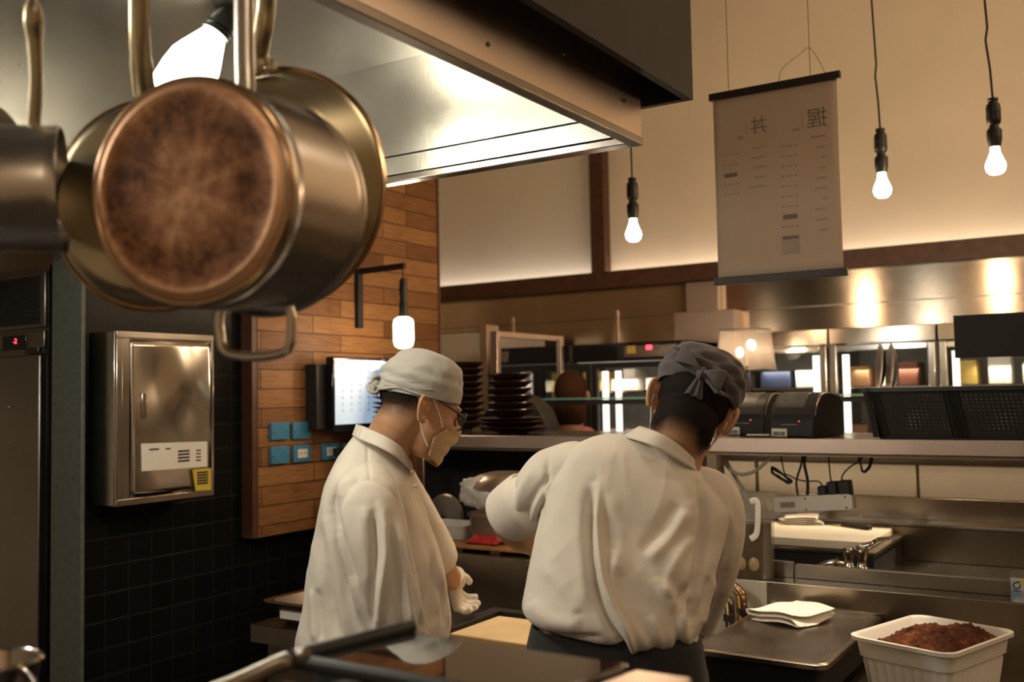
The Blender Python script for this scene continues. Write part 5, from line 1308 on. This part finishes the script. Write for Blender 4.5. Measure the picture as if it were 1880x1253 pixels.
def px_ring(cx, cy, d, hw, dep, tilt=0., n=40, e=2.2, fwd_lift=0.):
    """body ring: hw in photo pixels across, dep in metres along the view"""
    c = P(cx, cy, d=d); s = d/F; a = (CR*math.cos(R(tilt))-CU*math.sin(R(tilt)))*hw*s
    b_ = nrm(CF+CU*fwd_lift)*dep
    return ring(c, a, b_, n, e)
def smooth_loft(mb, specs, k=4, **kw):
    S_ = catmull(np.array(specs, float), k)
    return mb.loft([px_ring(*q[:6], **kw) for q in S_])
def sleeve(mb, pts, k=5, n=30, flat=1.0):
    """pts of (px, py, d, radius in metres)"""
    q = catmull(np.array(pts, float), k); mb.tube([P(a, b_, d=d) for a, b_, d, _ in q], q[:, 3], n, flat=flat)
def hair_shell(parent, V, N, Fc, H, inside, density, off=.0025):
    L = H.loc(V); keep = inside(L); idx = -np.ones(len(V), int)
    Fk = [f for f in Fc if all(keep[i] for i in f)]
    us = sorted({i for f in Fk for i in f}); idx[us] = np.arange(len(us))
    o = skinobj('hair', V[us]+N[us]*off, [tuple(idx[i] for i in f) for f in Fk], M_hair, parent)
    at = o.data.attributes.new('hair_amount', 'FLOAT', 'POINT'); at.data.foreach_set('value', density(L[us]).astype(np.float32))
    return o
def cap_mesh(H, rings_spec, n=72, k=5, fold=None):
    S_ = catmull(np.array(rings_spec, float), k); mb = MB(); rings = []
    for i, (x0, x1, zf, zb, ry) in enumerate(S_):
        t = i/(len(S_)-1); R_ = []
        for j in range(n):
            a = 2*PI*j/n; c, s_ = math.cos(a), math.sin(a); e = 2/2.25
            cc = math.copysign(abs(c)**e, c); ss = math.copysign(abs(s_)**e, s_)
            x = (x0+x1)/2+(x1-x0)/2*cc; z = zb+(zf-zb)*(cc+1)/2; y = ry*ss
            g = fold(t, a) if fold else 0
            rr_ = 1+g
            R_.append(H.w(((x0+x1)/2+(x-(x0+x1)/2)*rr_, y*rr_, z)))
        rings.append(np.array(R_))
    mb.loft(rings, False)
    last = len(rings)*n-n
    mb.f.append(tuple(last+j for j in range(n)))
    return mb
def legs(root, hip, foot_dir, spread, hip_z, names=True):
    """trousers and shoes down to the floor"""
    side = np.array([-foot_dir[1], foot_dir[0], 0]); mb = MB()
    mb.loft([ring((hip[0], hip[1], hip_z+.02), side*.165, foot_dir*.115, 36, 2.3), ring((hip[0], hip[1], hip_z-.08), side*.178, foot_dir*.125, 36, 2.3), ring((hip[0], hip[1], hip_z-.17), side*.17, foot_dir*.12, 36, 2.3)])
    for k in (-1, 1):
        b_ = np.array([hip[0], hip[1], 0])+side*k*spread
        limb(mb, [b_+[0, 0, hip_z-.05], b_+foot_dir*.015+[0, 0, .48], b_+side*k*.02-foot_dir*.01+[0, 0, .10]], [.096, .076, .068], 8, 28)
    V, N, Fc = remeshed(mb, .012, 6); skinobj('trousers', V, Fc, M_trouser, root)
    for k in (-1, 1):
        b_ = np.array([hip[0], hip[1], 0])+side*k*(spread+.02)
        rings = [ring(b_+foot_dir*a+[0, 0, z], side*hw_, np.array([0, 0, h]), 20, 2.6) for a, z, hw_, h in ((-.095, .045, .020, .035), (-.07, .05, .036, .049), (.0, .052, .040, .051), (.07, .04, .046, .039), (.13, .032, .044, .031), (.165, .026, .024, .022))]
        obj('shoe', MB().loft(rings), M_shoe, root, smooth=60)

# ------------------------------------------------------------------ the cook in profile (left)
DL = 2.40
hc_ = P(770, 748, d=DL)
pit, yaw_ = R(22), R(24)
flat_f = CR*math.cos(yaw_)+CF*math.sin(yaw_)
fw_ = flat_f*math.cos(pit)-CU*math.sin(pit); up_ = flat_f*math.sin(pit)+CU*math.cos(pit)
HA = Head(hc_, fw_, up_)
hipA = P(688, 1150, d=2.45); fdirA = nrm(flat_f*[1, 1, 0])
A_ = thing('person', 'cook in profile with pale grey cap, tan mask and black glasses, looking down', 'person', (hipA[0], hipA[1], 0))
mb = MB(); head_shape(HA, mb)
nk0, nk1 = HA.w((-.030, 0, -.035)), P(692, 850, d=2.45)
limb(mb, [HA.w((-.02, 0, .0)), HA.w((-.032, 0, -.045)), P(712, 815, d=2.43), P(690, 860, d=2.45)], [.058, .0575, .060, .072], 6, 28)
smooth_loft(mb, [(690, 850, 2.45, 50, .08, 12), (690, 890, 2.45, 66, .15, 5), (685, 980, 2.45, 80, .16, 0), (688, 1080, 2.45, 95, .15, 0), (688, 1180, 2.45, 100, .15, 0)], e=2.2)
# far arm reaching the board, near arm hanging
WR_A = P(834, 1068, d=2.90)
limb(mb, [P(715, 890, d=2.60), P(768, 985, d=2.74), P(797, 1022, d=2.80), P(820, 1056, d=2.86), WR_A], [.052, .046, .044, .037, .029], 5, 22)
hand(mb, WR_A, P(841, 1110, d=2.96)-WR_A, CR*.5+CF*.3-CU*.45, 1, -.001, (30, 45, 30))
limb(mb, [P(690, 905, d=2.26), P(708, 1020, d=2.24), P(730, 1150, d=2.24), P(770, 1235, d=2.32), P(800, 1290, d=2.40)], [.052, .046, .043, .036, .027], 6, 22)
wr2 = P(800, 1290, d=2.40)
hand(mb, wr2, P(815, 1330, d=2.46)-wr2, CF*.8+CR*.4, 1, 0, (25, 35, 25))
for k in (-1, 1):
    sd2 = np.array([-fdirA[1], fdirA[0], 0]); b_ = np.array([hipA[0], hipA[1], 0])+sd2*k*.09
    limb(mb, [b_+[0, 0, .98], b_+[0, 0, .5], b_+[0, 0, .07]], [.085, .058, .04], 5, 18)
V, N, Fc = remeshed(mb, .0027, 4)
skinobj('body', V, Fc, M_skin, A_)
hair_shell(A_, V, N, Fc, HA, lambda L: (L[:, 0] < .012) & (L[:, 2] > -.075) & (L[:, 2] < .09) & ((np.abs(L[:, 1]) < .072) | (L[:, 2] > .028)) & (L[:, 0] < -.022+np.clip((L[:, 2]-.01)*2.2, 0, .05)),
           lambda L: np.clip((L[:, 2]+.050+.25*np.clip(-.06-L[:, 0], 0, .04))/.065, 0, 1.0)*1.1-.3*np.clip((L[:, 0]+.055)/.03, 0, 1)+.02)
# cap
def foldA(t, a):
    back = max(0, -math.cos(a)); s_ = 0
    if t < .55:
        q = abs(a-PI); s_ += .048*math.sin(t*34+q*3.2)*(back+.25)*math.exp(-((t-.27)/.2)**2)+.022*math.sin(t*58-q*5)*back
    s_ += .020*math.exp(-((t-.36)/.035)**2)*(.3+.7*max(0, math.cos(a)+.6)/1.6)*-1*.5
    s_ += .022*math.exp(-((t-.62)/.022)**2)-.016*math.exp(-((t-.57)/.022)**2)
    s_ += .011*math.sin(a*5+t*7)+.009*math.sin(a*9-t*13)+.006*math.sin(a*17+t*19)
    return s_
capA = cap_mesh(HA, [(-.103, .088, .040, .006, .083), (-.114, .082, .068, .026, .088), (-.116, .072, .094, .050, .087), (-.106, .058, .118, .082, .080), (-.084, .026, .131, .114, .060), (-.058, -.012, .134, .128, .026), (-.040, -.03, .134, .132, .006)], fold=foldA)
co = obj('cap', capA, M_capA, A_, smooth=180, solid=.0022, label='pale grey tied cotton cap'); co.modifiers['thickness'].offset = 1
fm_ = MB()
for s_ in (-1, 1):
    for k, (z0_, z1_, th1) in enumerate(((.010, .030, 82), (.013, .041, 88), (.017, .054, 96), (.020, .066, 106), (.008, .022, 104))):
        pts = []
        for q in np.linspace(0, 1, 12):
            th = R(176-(176-th1)*q); z = z0_+(z1_-z0_)*q**.8+.004*math.sin(q*6+k)
            gx_ = 1.012+.01*math.sin(q*PI)
            pts.append(HA.w((-.014+.099*gx_*math.cos(th), s_*.0885*gx_*math.sin(th), z)))
        fm_.tube(pts, np.interp(np.linspace(0, 1, 12), [0, .3, 1], [.0045, .0040, .0010]), 10)
obj('cap_folds', fm_, M_capA, co, smooth=180)
kb = MB(); kc = HA.w((-.122, .004, .012))
rg = np.random.default_rng(4)
for i in range(7):
    a = i*2*PI/7; q = kc+HA.u*.012*math.sin(a)+HA.f*.006*math.cos(a)+HA.l*.006*math.cos(a*2)
    kb.add(*[(m.V(), m.f) for m in [tor(q, HA.f*math.cos(a)+HA.u*.6+HA.l*math.sin(a), .011, .0048, 14, 8)]][0])
kb.ball(kc, (.015, .014, .017), 14, 10, HA.M)
obj('cap_knot', kb, M_capA, co, smooth=180)
tl_ = MB()
for k in (-1, 1):
    tl_.tube(catmull([HA.w((-.104, k*.03, .014)), HA.w((-.113, k*.012, .010)), kc], 5), [.009]*4+[.007]*6+[.006], 10, flat=.5)
obj('cap_tie', tl_, M_capA, co, smooth=180)
# mask, straps, glasses
def mask_mesh(H, k_out=.009, pleats=4, top=-.006, flo=-.119):
    def fn(u, v):
        ph = (u-.5)*2*R(86); w_ = abs(u-.5)*2
        zt_ = top-.010*w_-.042*w_**3; zb_ = flo+.018*w_**2
        z = zt_+(zb_-zt_)*v
        cx = np.interp(z, [-.118, -.1, -.075, -.05, -.02, .02], [.046, .043, .036, .031, .026, .022]); rx = np.interp(z, [-.118, -.1, -.075, -.05, -.02, .02], [.038, .044, .053, .061, .067, .068]); ry = np.interp(z, [-.118, -.1, -.075, -.05, -.02, .02], [.040, .045, .054, .061, .065, .066])
        nb = .020*math.exp(-(ph/.42)**2)*math.exp(-((z+.030)/.03)**2)+.004*math.exp(-(ph/.6)**2)*math.exp(-((z+.08)/.03)**2)
        pl_ = .0035*abs(math.sin(v*PI*pleats))*(1-w_**2)
        g = k_out+nb+pl_
        return H.w((cx+(rx+g)*math.cos(ph), (ry+k_out*.7)*math.sin(ph), z))
    return MB().grid(fn, 48, 40)
mo = obj('face_mask', mask_mesh(HA), M_mask, A_, smooth=180, solid=.0016, label='tan pleated face mask')
def ear_straps(H, side, mat, parent):
    m_ = MB(); e_top, e_bot = (-.004, side*.0795, .027), (-.020, side*.080, -.026)
    m_.tube([H.w(p) for p in ((.050, side*.066, -.030), (.030, side*.0745, -.006), e_top, (-.016, side*.080, .024))], .0016, 8)
    m_.tube([H.w(p) for p in ((.034, side*.059, -.083), (.010, side*.066, -.060), e_bot, (-.026, side*.080, -.010))], .0016, 8)
    obj('mask_strap', m_, mat, parent)
for s_ in (-1, 1): ear_straps(HA, s_, M_strap, mo)
gl = MB()
for s_ in (-1, 1): gl.tube(catmull([HA.w((-.008, s_*.078, .030)), HA.w((.03, s_*.0785, .024)), HA.w((.092, s_*.070, .012))], 5), .0024, 8)
gobj = obj('glasses', gl, M_black, A_, label='black framed glasses')
for s_ in (-1, 1):
    c = (.102, s_*.036, .002); pts = [HA.w((c[0]-.006*math.cos(a)**2, c[1]+.030*math.cos(a), c[2]+.021*math.sin(a))) for a in np.linspace(0, 2*PI, 28)]
    obj('lens_rim', MB().tube(pts, .0022, 8, caps=False), M_black, gobj)
    an = np.linspace(0, 2*PI, 24, endpoint=False)
    obj('lens', MB().add(np.array([HA.w((c[0]-.003, c[1]+.028*math.cos(a), c[2]+.019*math.sin(a))) for a in an]), [tuple(range(24))]), M_acrylic, gobj, smooth=0, solid=.0012)
obj('bridge', MB().tube([HA.w((.103, -.008, .006)), HA.w((.108, 0, .009)), HA.w((.103, .008, .006))], .002, 8), M_black, gobj)

# jacket of the left cook
mb = MB()
smooth_loft(mb, [(697, 812, 2.45, 44, .075, 20), (690, 838, 2.45, 60, .115, 12), (688, 868, 2.45, 74, .160, 8), (685, 910, 2.45, 86, .172, 4), (686, 960, 2.45, 100, .172, 0),
                 (691, 1040, 2.45, 121, .172, -1), (691, 1100, 2.45, 130, .172, -2), (687, 1150, 2.45, 139, .175, -4), (686, 1180, 2.45, 138, .175, -4)], e=2.3)
sleeve(mb, [(676, 888, 2.30, .055), (676, 920, 2.24, .072), (682, 975, 2.225, .078), (698, 1045, 2.22, .075), (722, 1130, 2.22, .066), (742, 1195, 2.25, .060), (765, 1240, 2.31, .055)])
sleeve(mb, [(715, 890, 2.60, .07), (755, 960, 2.72, .075), (790, 1012, 2.79, .066), (804, 1034, 2.82, .06)])
V, N, Fc = remeshed(mb, .0037, 6)
foldsA = [([(662, 868), (640, 890), (616, 945), (640, 1040), (676, 1155)], .019, 8, 'groove'), ([(735, 915), (752, 980), (758, 1060), (768, 1160)], .018, 8, 'groove'),
          ([(674, 815), (676, 850), (680, 884)], .0035, 3, 'groove'), ([(640, 888), (680, 882), (716, 900), (738, 930)], .004, 3.5, 'groove'),
          ([(672, 930), (668, 1000), (690, 1090)], .006, 12, 'ridge'), ([(700, 930), (706, 1010), (697, 1100), (694, 1170)], .012, 9, 'stepl'), ([(728, 960), (738, 1030), (752, 1130), (757, 1170)], .010, 9, 'stepl'),
          ([(765, 930), (783, 1010), (772, 1100), (765, 1160)], .009, 10, 'stepr'), ([(790, 1000), (805, 1060), (800, 1130)], .008, 8, 'ridge'), ([(778, 965), (800, 1040), (818, 1105), (823, 1150)], .007, 6, 'stepl'),
          ([(628, 850), (606, 930), (598, 1020), (588, 1120)], .009, 14, 'ridge'), ([(612, 960), (620, 1060), (640, 1170)], .009, 12, 'stepl'), ([(575, 1080), (580, 1180)], .008, 7, 'stepr'),
          ([(650, 1060), (655, 1120), (672, 1175)], .008, 10, 'ridge'), ([(750, 868), (775, 930), (795, 985)], .005, 5, 'groove')]
V = wrinkle(V, N, foldsA, .0021, 2)
jo = skinobj('jacket', V, Fc, M_jacket, A_); jo['label'] = 'off-white long sleeved cook jacket'
def collar(H_pts, hgt_, mat, parent, th=.004):
    """stand collar: loop of base points and matching top points"""
    b_, t_ = H_pts; b_, t_ = catmull(np.array(b_), 5), catmull(np.array(t_), 5); n_ = len(b_); rings = [b_*(1-s_)+t_*s_ for s_ in np.linspace(0, 1, 7)]
    mb_ = MB().loft(rings, False, close=False); return obj('collar', mb_, mat, parent, smooth=180, solid=th)
ca = [P(657, 806, d=2.36), P(700, 824, d=2.315), P(735, 845, d=2.335), P(755, 866, d=2.40), P(758, 872, d=2.47), P(748, 858, d=2.54), P(700, 822, d=2.58), P(655, 802, d=2.50), P(648, 800, d=2.43), P(657, 806, d=2.36)]
ct = [P(664, 783, d=2.38), P(704, 800, d=2.335), P(736, 822, d=2.35), P(752, 846, d=2.41), P(755, 853, d=2.47), P(746, 838, d=2.53), P(702, 800, d=2.55), P(662, 781, d=2.49), P(655, 781, d=2.43), P(664, 783, d=2.38)]
collar((ca, ct), 0, M_jacket, jo)
for px, py in ((757, 866), (763, 892)): obj('button', MB().ball(P(px, py, d=2.385), .006, 10, 6), M_white, jo)
legs(A_, hipA, fdirA, .085, .97)
mb = MB(); sdA = np.array([-fdirA[1], fdirA[0], 0])
mb.loft([ring((hipA[0], hipA[1], z), sdA*.165, fdirA*(.15 if z < .8 else .135), 40, 2.3) for z in (.975, .93, .7, .5)], False)
obj('apron', mb, M_apron, A_, smooth=180, solid=.004)
gm = MB(); hand(gm, WR_A, P(841, 1110, d=2.96)-WR_A, CR*.5+CF*.3-CU*.45, 1, .0022, (30, 45, 30))
fd_ = nrm(P(841, 1110, d=2.96)-WR_A); gm.tube([WR_A-fd_*.03, WR_A+fd_*.01], [.034, .032], 20)
V, N, Fc = remeshed(gm, .0026, 3); go = skinobj('glove', V, Fc, M_glove, A_); go['label'] = 'thin white glove'

# ------------------------------------------------------------------ the cook seen from behind (right)
DR = 2.10
hcb = P(1268, 752, d=DR)
roll_, pitB, yawB = R(21), R(26), R(14)
inup = CU*math.cos(roll_)+CR*math.sin(roll_); inr = CR*math.cos(roll_)-CU*math.sin(roll_)
fl_ = CF*math.cos(yawB)+inr*math.sin(yawB)
fwB = fl_*math.cos(pitB)-inup*math.sin(pitB); upB = fl_*math.sin(pitB)+inup*math.cos(pitB)
HB = Head(hcb, fwB, upB)
hipB = P(1128, 1195, d=1.98); fdirB = nrm([CF[0]*.9+.12, CF[1], 0])
B_ = thing('person', 'cook seen from behind in dark charcoal cap, leaning over the counter', 'person', (hipB[0], hipB[1], 0))
mb = MB(); head_shape(HB, mb)
limb(mb, [HB.w((-.02, 0, .0)), HB.w((-.030, 0, -.045)), P(1240, 820, d=2.08), P(1215, 870, d=2.07)], [.060, .0600, .063, .075], 6, 28)
smooth_loft(mb, [(1212, 860, 2.07, 70, .07, 20), (1190, 900, 2.06, 130, .085, 16), (1160, 980, 2.04, 140, .10, 8), (1140, 1080, 2.0, 138, .10, 2), (1128, 1195, 1.98, 132, .10, 0)], e=2.2)
WL_B = P(1000, 1004, d=2.44); EL_B = P(938, 950, d=2.22)
limb(mb, [P(1062, 872, d=2.09), P(990, 915, d=2.14), EL_B, P(958, 982, d=2.32), WL_B], [.055, .048, .044, .040, .029], 6, 22)
hand(mb, WL_B, P(1040, 1040, d=2.54)-WL_B, CR*.3-CU*.8, -1, 0, (25, 35, 25))
WR_B = P(1268, 1140, d=2.20)
limb(mb, [P(1300, 925, d=2.09), P(1316, 1000, d=2.10), P(1308, 1050, d=2.13), P(1290, 1098, d=2.16), WR_B], [.055, .048, .044, .038, .028], 6, 22)
hand(mb, WR_B, P(1235, 1160, d=2.27)-WR_B, CF*.3-CU*.8, 1, 0, (25, 35, 25))
for k in (-1, 1):
    sd2 = np.array([-fdirB[1], fdirB[0], 0]); b_ = np.array([hipB[0], hipB[1], 0])+sd2*k*.09
    limb(mb, [b_+[0, 0, .98], b_+[0, 0, .5], b_+[0, 0, .07]], [.085, .058, .04], 5, 18)
V, N, Fc = remeshed(mb, .0027, 4)
skinobj('body', V, Fc, M_skin, B_)
hair_shell(B_, V, N, Fc, HB, lambda L: (L[:, 0] < .025) & (L[:, 2] > -.135) & (L[:, 2] < .10) & ((np.abs(L[:, 1]) < .071) | (L[:, 2] > .030)) & (L[:, 0] < -.018+np.clip((L[:, 2]-.0)*2.2, 0, .05)),
           lambda L: np.clip((L[:, 2]+.100+.9*np.clip(np.abs(L[:, 1])-.03, 0, .05))/.05, 0, 1.0)*1.25-.18*np.clip((L[:, 0]+.05)/.03, 0, 1), .004)
def foldB(t, a):
    back = max(0, -math.cos(a)); q = a-PI
    s_ = (.050*math.sin(t*30+q*4.0)+.026*math.sin(t*47-q*7))*(.25+back)*math.exp(-((t-.35)/.34)**2)
    s_ += .012*math.exp(-((t-.72)/.03)**2)+.006*math.sin(a*6+t*8)
    return s_
capB = cap_mesh(HB, [(-.101, .094, .022, .018, .085), (-.110, .090, .050, .040, .091), (-.112, .082, .080, .064, .091), (-.100, .066, .108, .094, .084), (-.074, .034, .126, .118, .060), (-.045, -.008, .130, .128, .026), (-.03, -.02, .131, .130, .006)], fold=foldB)
co = obj('cap', capB, M_capB, B_, smooth=180, solid=.0022, label='charcoal grey tied cap'); co.modifiers['thickness'].offset = 1
kc = HB.w((-.118, .0, .026))
kb = MB(); kb.ball(kc, (.012, .011, .014), 16, 10, HB.M)
kb.add(*[(m.V(), m.f) for m in [tor(kc, HB.l, .010, .005, 18, 8)]][0])
obj('cap_knot', kb, M_capB, co, smooth=180)
bw = MB()
for s_, L_, dz in ((1, .058, .024), (-1, .046, -.004)):
    def loopf(u, v, s_=s_, L_=L_, dz=dz):
        a = u*2*PI; x = -.120-.012*math.sin(a)-.004; y = s_*(L_*.5*(1-math.cos(a))); w_ = .004+.017*(1-math.cos(a))/2
        return HB.w((x, y, .026+dz*(1-math.cos(a))/2+(v-.5)*2*w_+.003*math.sin(a*2+v*3)))
    bw.grid(loopf, 28, 8)
obj('cap_bow', bw, M_capB, co, smooth=180, solid=.002)
def tassel(p0, d_, L_, wd):
    t_ = MB(); rg = np.random.default_rng(3)
    def tf(u, v):
        w_ = .004+wd*u; q = p0+d_*L_*u+HB.l*((v-.5)*2*w_)+HB.f*(.004*math.sin(v*14)*u-.004*u)
        return q
    t_.grid(tf, 14, 18); return t_
obj('cap_tie', tassel(kc, nrm(-CU*.95-CR*.35), .050, .014), M_capB, co, smooth=180, solid=.003)
obj('cap_tie', tassel(kc, nrm(HB.l*.9+HB.u*.5), .072, .008), M_capB, co, smooth=180, solid=.003)
obj('cap_tie', tassel(kc, nrm(-HB.l*.95-HB.u*.55), .062, .009), M_capB, co, smooth=180, solid=.003)
mo = obj('face_mask', mask_mesh(HB), M_maskw, B_, smooth=180, solid=.0016, label='white face mask')
for s_ in (-1, 1): ear_straps(HB, s_, M_strap, mo)

mb = MB()
smooth_loft(mb, [(1215, 826, 2.075, 56, .066, 26), (1200, 846, 2.07, 110, .085, 23), (1188, 872, 2.065, 146, .105, 19), (1176, 912, 2.06, 162, .125, 15), (1162, 960, 2.05, 168, .135, 10), (1147, 1020, 2.02, 168, .142, 4),
                 (1134, 1080, 2.0, 167, .142, 2), (1126, 1115, 1.985, 165, .138, 2), (1126, 1136, 1.98, 160, .134, 3), (1130, 1150, 1.98, 146, .124, 4)], e=2.35)
sleeve(mb, [(1080, 855, 2.08, .058), (1052, 868, 2.085, .068), (1010, 888, 2.11, .070), (980, 911, 2.142, .055), (962, 926, 2.165, .046), (954, 932, 2.178, .044)], flat=.95)
sleeve(mb, [(1255, 905, 2.075, .055), (1296, 922, 2.08, .068), (1308, 965, 2.085, .066), (1306, 1030, 2.10, .058), (1294, 1090, 2.16, .050), (1283, 1130, 2.19, .043), (1277, 1145, 2.20, .041)])
# shirt tail hanging out at the right hip
smooth_loft(mb, [(1205, 1085, 1.97, 66, .05, 5), (1215, 1140, 1.95, 66, .055, 6), (1220, 1185, 1.935, 60, .05, 8), (1224, 1216, 1.93, 52, .04, 8)], e=2.4)
V, N, Fc = remeshed(mb, .0037, 6)
foldsB = [([(1098, 895), (1096, 960), (1100, 1030), (1112, 1090), (1140, 1150), (1178, 1212)], .026, 9, 'stepl'), ([(1084, 890), (1078, 960), (1082, 1040), (1100, 1110)], .012, 15, 'groove'), ([(1078, 905), (1070, 980), (1076, 1060), (1066, 1130)], .007, 16, 'ridge'),
          ([(1130, 1010), (1126, 1080), (1160, 1150), (1200, 1205)], .010, 12, 'ridge'), ([(1008, 838), (1003, 890), (992, 950), (986, 990)], .008, 5, 'groove'),
          ([(1282, 878), (1296, 945), (1288, 1020), (1275, 1090), (1268, 1150)], .024, 9, 'groove'), ([(1262, 935), (1230, 985), (1190, 1030)], .008, 13, 'stepl'), ([(1270, 985), (1235, 1040), (1222, 1100)], .007, 12, 'ridge'),
          ([(1200, 1060), (1232, 1100), (1245, 1140), (1225, 1200)], .007, 13, 'stepr'), ([(1282, 1080), (1256, 1135), (1262, 1195)], .009, 10, 'stepl'), ([(1190, 1130), (1212, 1175), (1215, 1212)], .005, 9, 'ridge'),
          ([(975, 1105), (1010, 1140), (1070, 1150)], .008, 14, 'ridge'), ([(968, 1160), (1040, 1168), (1110, 1170)], .007, 6, 'groove'), ([(1000, 1040), (1040, 1090), (1060, 1130)], .005, 12, 'ridge'),
          ([(1150, 802), (1200, 818), (1245, 840), (1280, 866)], .004, 3, 'groove'), ([(980, 860), (955, 905), (945, 960)], .006, 9, 'stepl'), ([(1020, 880), (985, 930), (968, 985)], .008, 8, 'stepl'),
          ([(1330, 930), (1345, 985), (1330, 1050)], .006, 9, 'ridge'), ([(1312, 1060), (1302, 1110), (1285, 1150)], .007, 7, 'stepl'), ([(1120, 905), (1135, 990), (1140, 1060)], .005, 18, 'ridge'),
          ([(1040, 850), (1080, 835), (1130, 850)], .003, 14, 'ridge')]
V = wrinkle(V, N, foldsB, .0021, 5)
jo = skinobj('jacket', V, Fc, M_jacket, B_); jo['label'] = 'off-white jacket with a rolled left sleeve and loose tail'
# rolled cuff
cu = MB(); q = np.array([(970, 919, 2.153, .054), (968, 920.5, 2.155, .0635), (950, 934, 2.185, .0635), (936, 944.5, 2.21, .062)])
rc_ = [P(a, b_, d=d) for a, b_, d, _ in q]; cu.tube(catmull(rc_, 4), np.interp(np.linspace(0, 1, 13), np.linspace(0, 1, 4), q[:, 3]), 36, caps=False, flat=.92)
obj('rolled_cuff', cu, M_jacket, jo, smooth=180, solid=.005)
cb_ = [P(1150, 803, d=2.03), P(1190, 816, d=1.985), P(1230, 836, d=1.985), P(1262, 856, d=2.0), P(1281, 868, d=2.05), P(1280, 862, d=2.12), P(1250, 838, d=2.18), P(1195, 812, d=2.17), P(1152, 800, d=2.10), P(1150, 803, d=2.03)]
ct_ = [P(1176, 785, d=2.045), P(1206, 794, d=2.00), P(1240, 813, d=1.998), P(1268, 838, d=2.015), P(1279, 853, d=2.06), P(1279, 850, d=2.12), P(1256, 828, d=2.16), P(1208, 796, d=2.15), P(1178, 784, d=2.10), P(1176, 785, d=2.045)]
collar((cb_, ct_), 0, M_jacket, jo)
legs(B_, hipB, fdirB, .09, 1.0)
sdB = np.array([-fdirB[1], fdirB[0], 0]); mb = MB()
mb.loft([ring((hipB[0], hipB[1], z), sdB*r_, fdirB*(r_*.72), 44, 2.3) for z, r_ in ((1.035, .163), (1.0, .172), (.95, .178), (.75, .19), (.55, .19))], False)
obj('apron', mb, M_apron, B_, smooth=180, solid=.004, label='black waist apron')

# ------------------------------------------------------------------ a guest far behind the shelf, only head and shoulders in view
hG = P(1050, 728, d=5.0); fG = nrm(CF+CR*.25)
HG = Head(hG, nrm(fG*[1, 1, 0]), (0, 0, 1))
G_ = thing('person', 'blurred far person with brown hair and pink top beyond the bowls', 'person', (hG[0], hG[1], 0))
mb = MB(); head_shape(HG, mb); sG = HG.l; gb = np.array([hG[0], hG[1], 0])
limb(mb, [HG.w((-.02, 0, 0)), HG.w((-.03, 0, -.12)), HG.w((-.03, 0, -.20))], [.055, .055, .07], 5, 20)
mb.loft([ring(gb+[0, 0, z], sG*a, HG.f*b_, 30, 2.3) for z, a, b_ in ((hG[2]-.17, .07, .06), (hG[2]-.22, .16, .09), (hG[2]-.40, .17, .11), (hG[2]-.65, .15, .10), (hG[2]-.75, .16, .11))])
for k in (-1, 1):
    limb(mb, [gb+sG*k*.13+[0, 0, hG[2]-.24], gb+sG*k*.16+[0, 0, hG[2]-.5], gb+sG*k*.15+HG.f*.12+[0, 0, hG[2]-.70]], [.05, .042, .032], 5, 16)
    limb(mb, [gb+sG*k*.085+[0, 0, hG[2]-.7], gb+sG*k*.09+[0, 0, .45], gb+sG*k*.09+[0, 0, .03]], [.085, .055, .045], 5, 16)
V, N, Fc = remeshed(mb, .007, 4); skinobj('body', V, Fc, M_skin, G_)
hb_ = MB(); hb_.ball(HG.w((-.022, 0, .035)), (.098, .084, .096), 30, 20, HG.M); hb_.ball(HG.w((-.045, 0, -.06)), (.065, .082, .11), 20, 14, HG.M)
V, N, Fc = remeshed(hb_, .006, 4); skinobj('hair', V, Fc, plain('brown_hair', (.05, .022, .012), .95, spec=.1), G_)
tp = MB(); tp.loft([ring(gb+[0, 0, z], sG*a, HG.f*b_, 30, 2.3) for z, a, b_ in ((hG[2]-.155, .085, .072), (hG[2]-.21, .155, .10), (hG[2]-.40, .18, .122), (hG[2]-.80, .178, .122))])
for k in (-1, 1): limb(tp, [gb+sG*k*.13+[0, 0, hG[2]-.24], gb+sG*k*.165+[0, 0, hG[2]-.46]], [.065, .055], 5, 18)
V, N, Fc = remeshed(tp, .007, 4); skinobj('shirt', V, Fc, plain('pink_cotton', (.62, .22, .22), .85), G_)
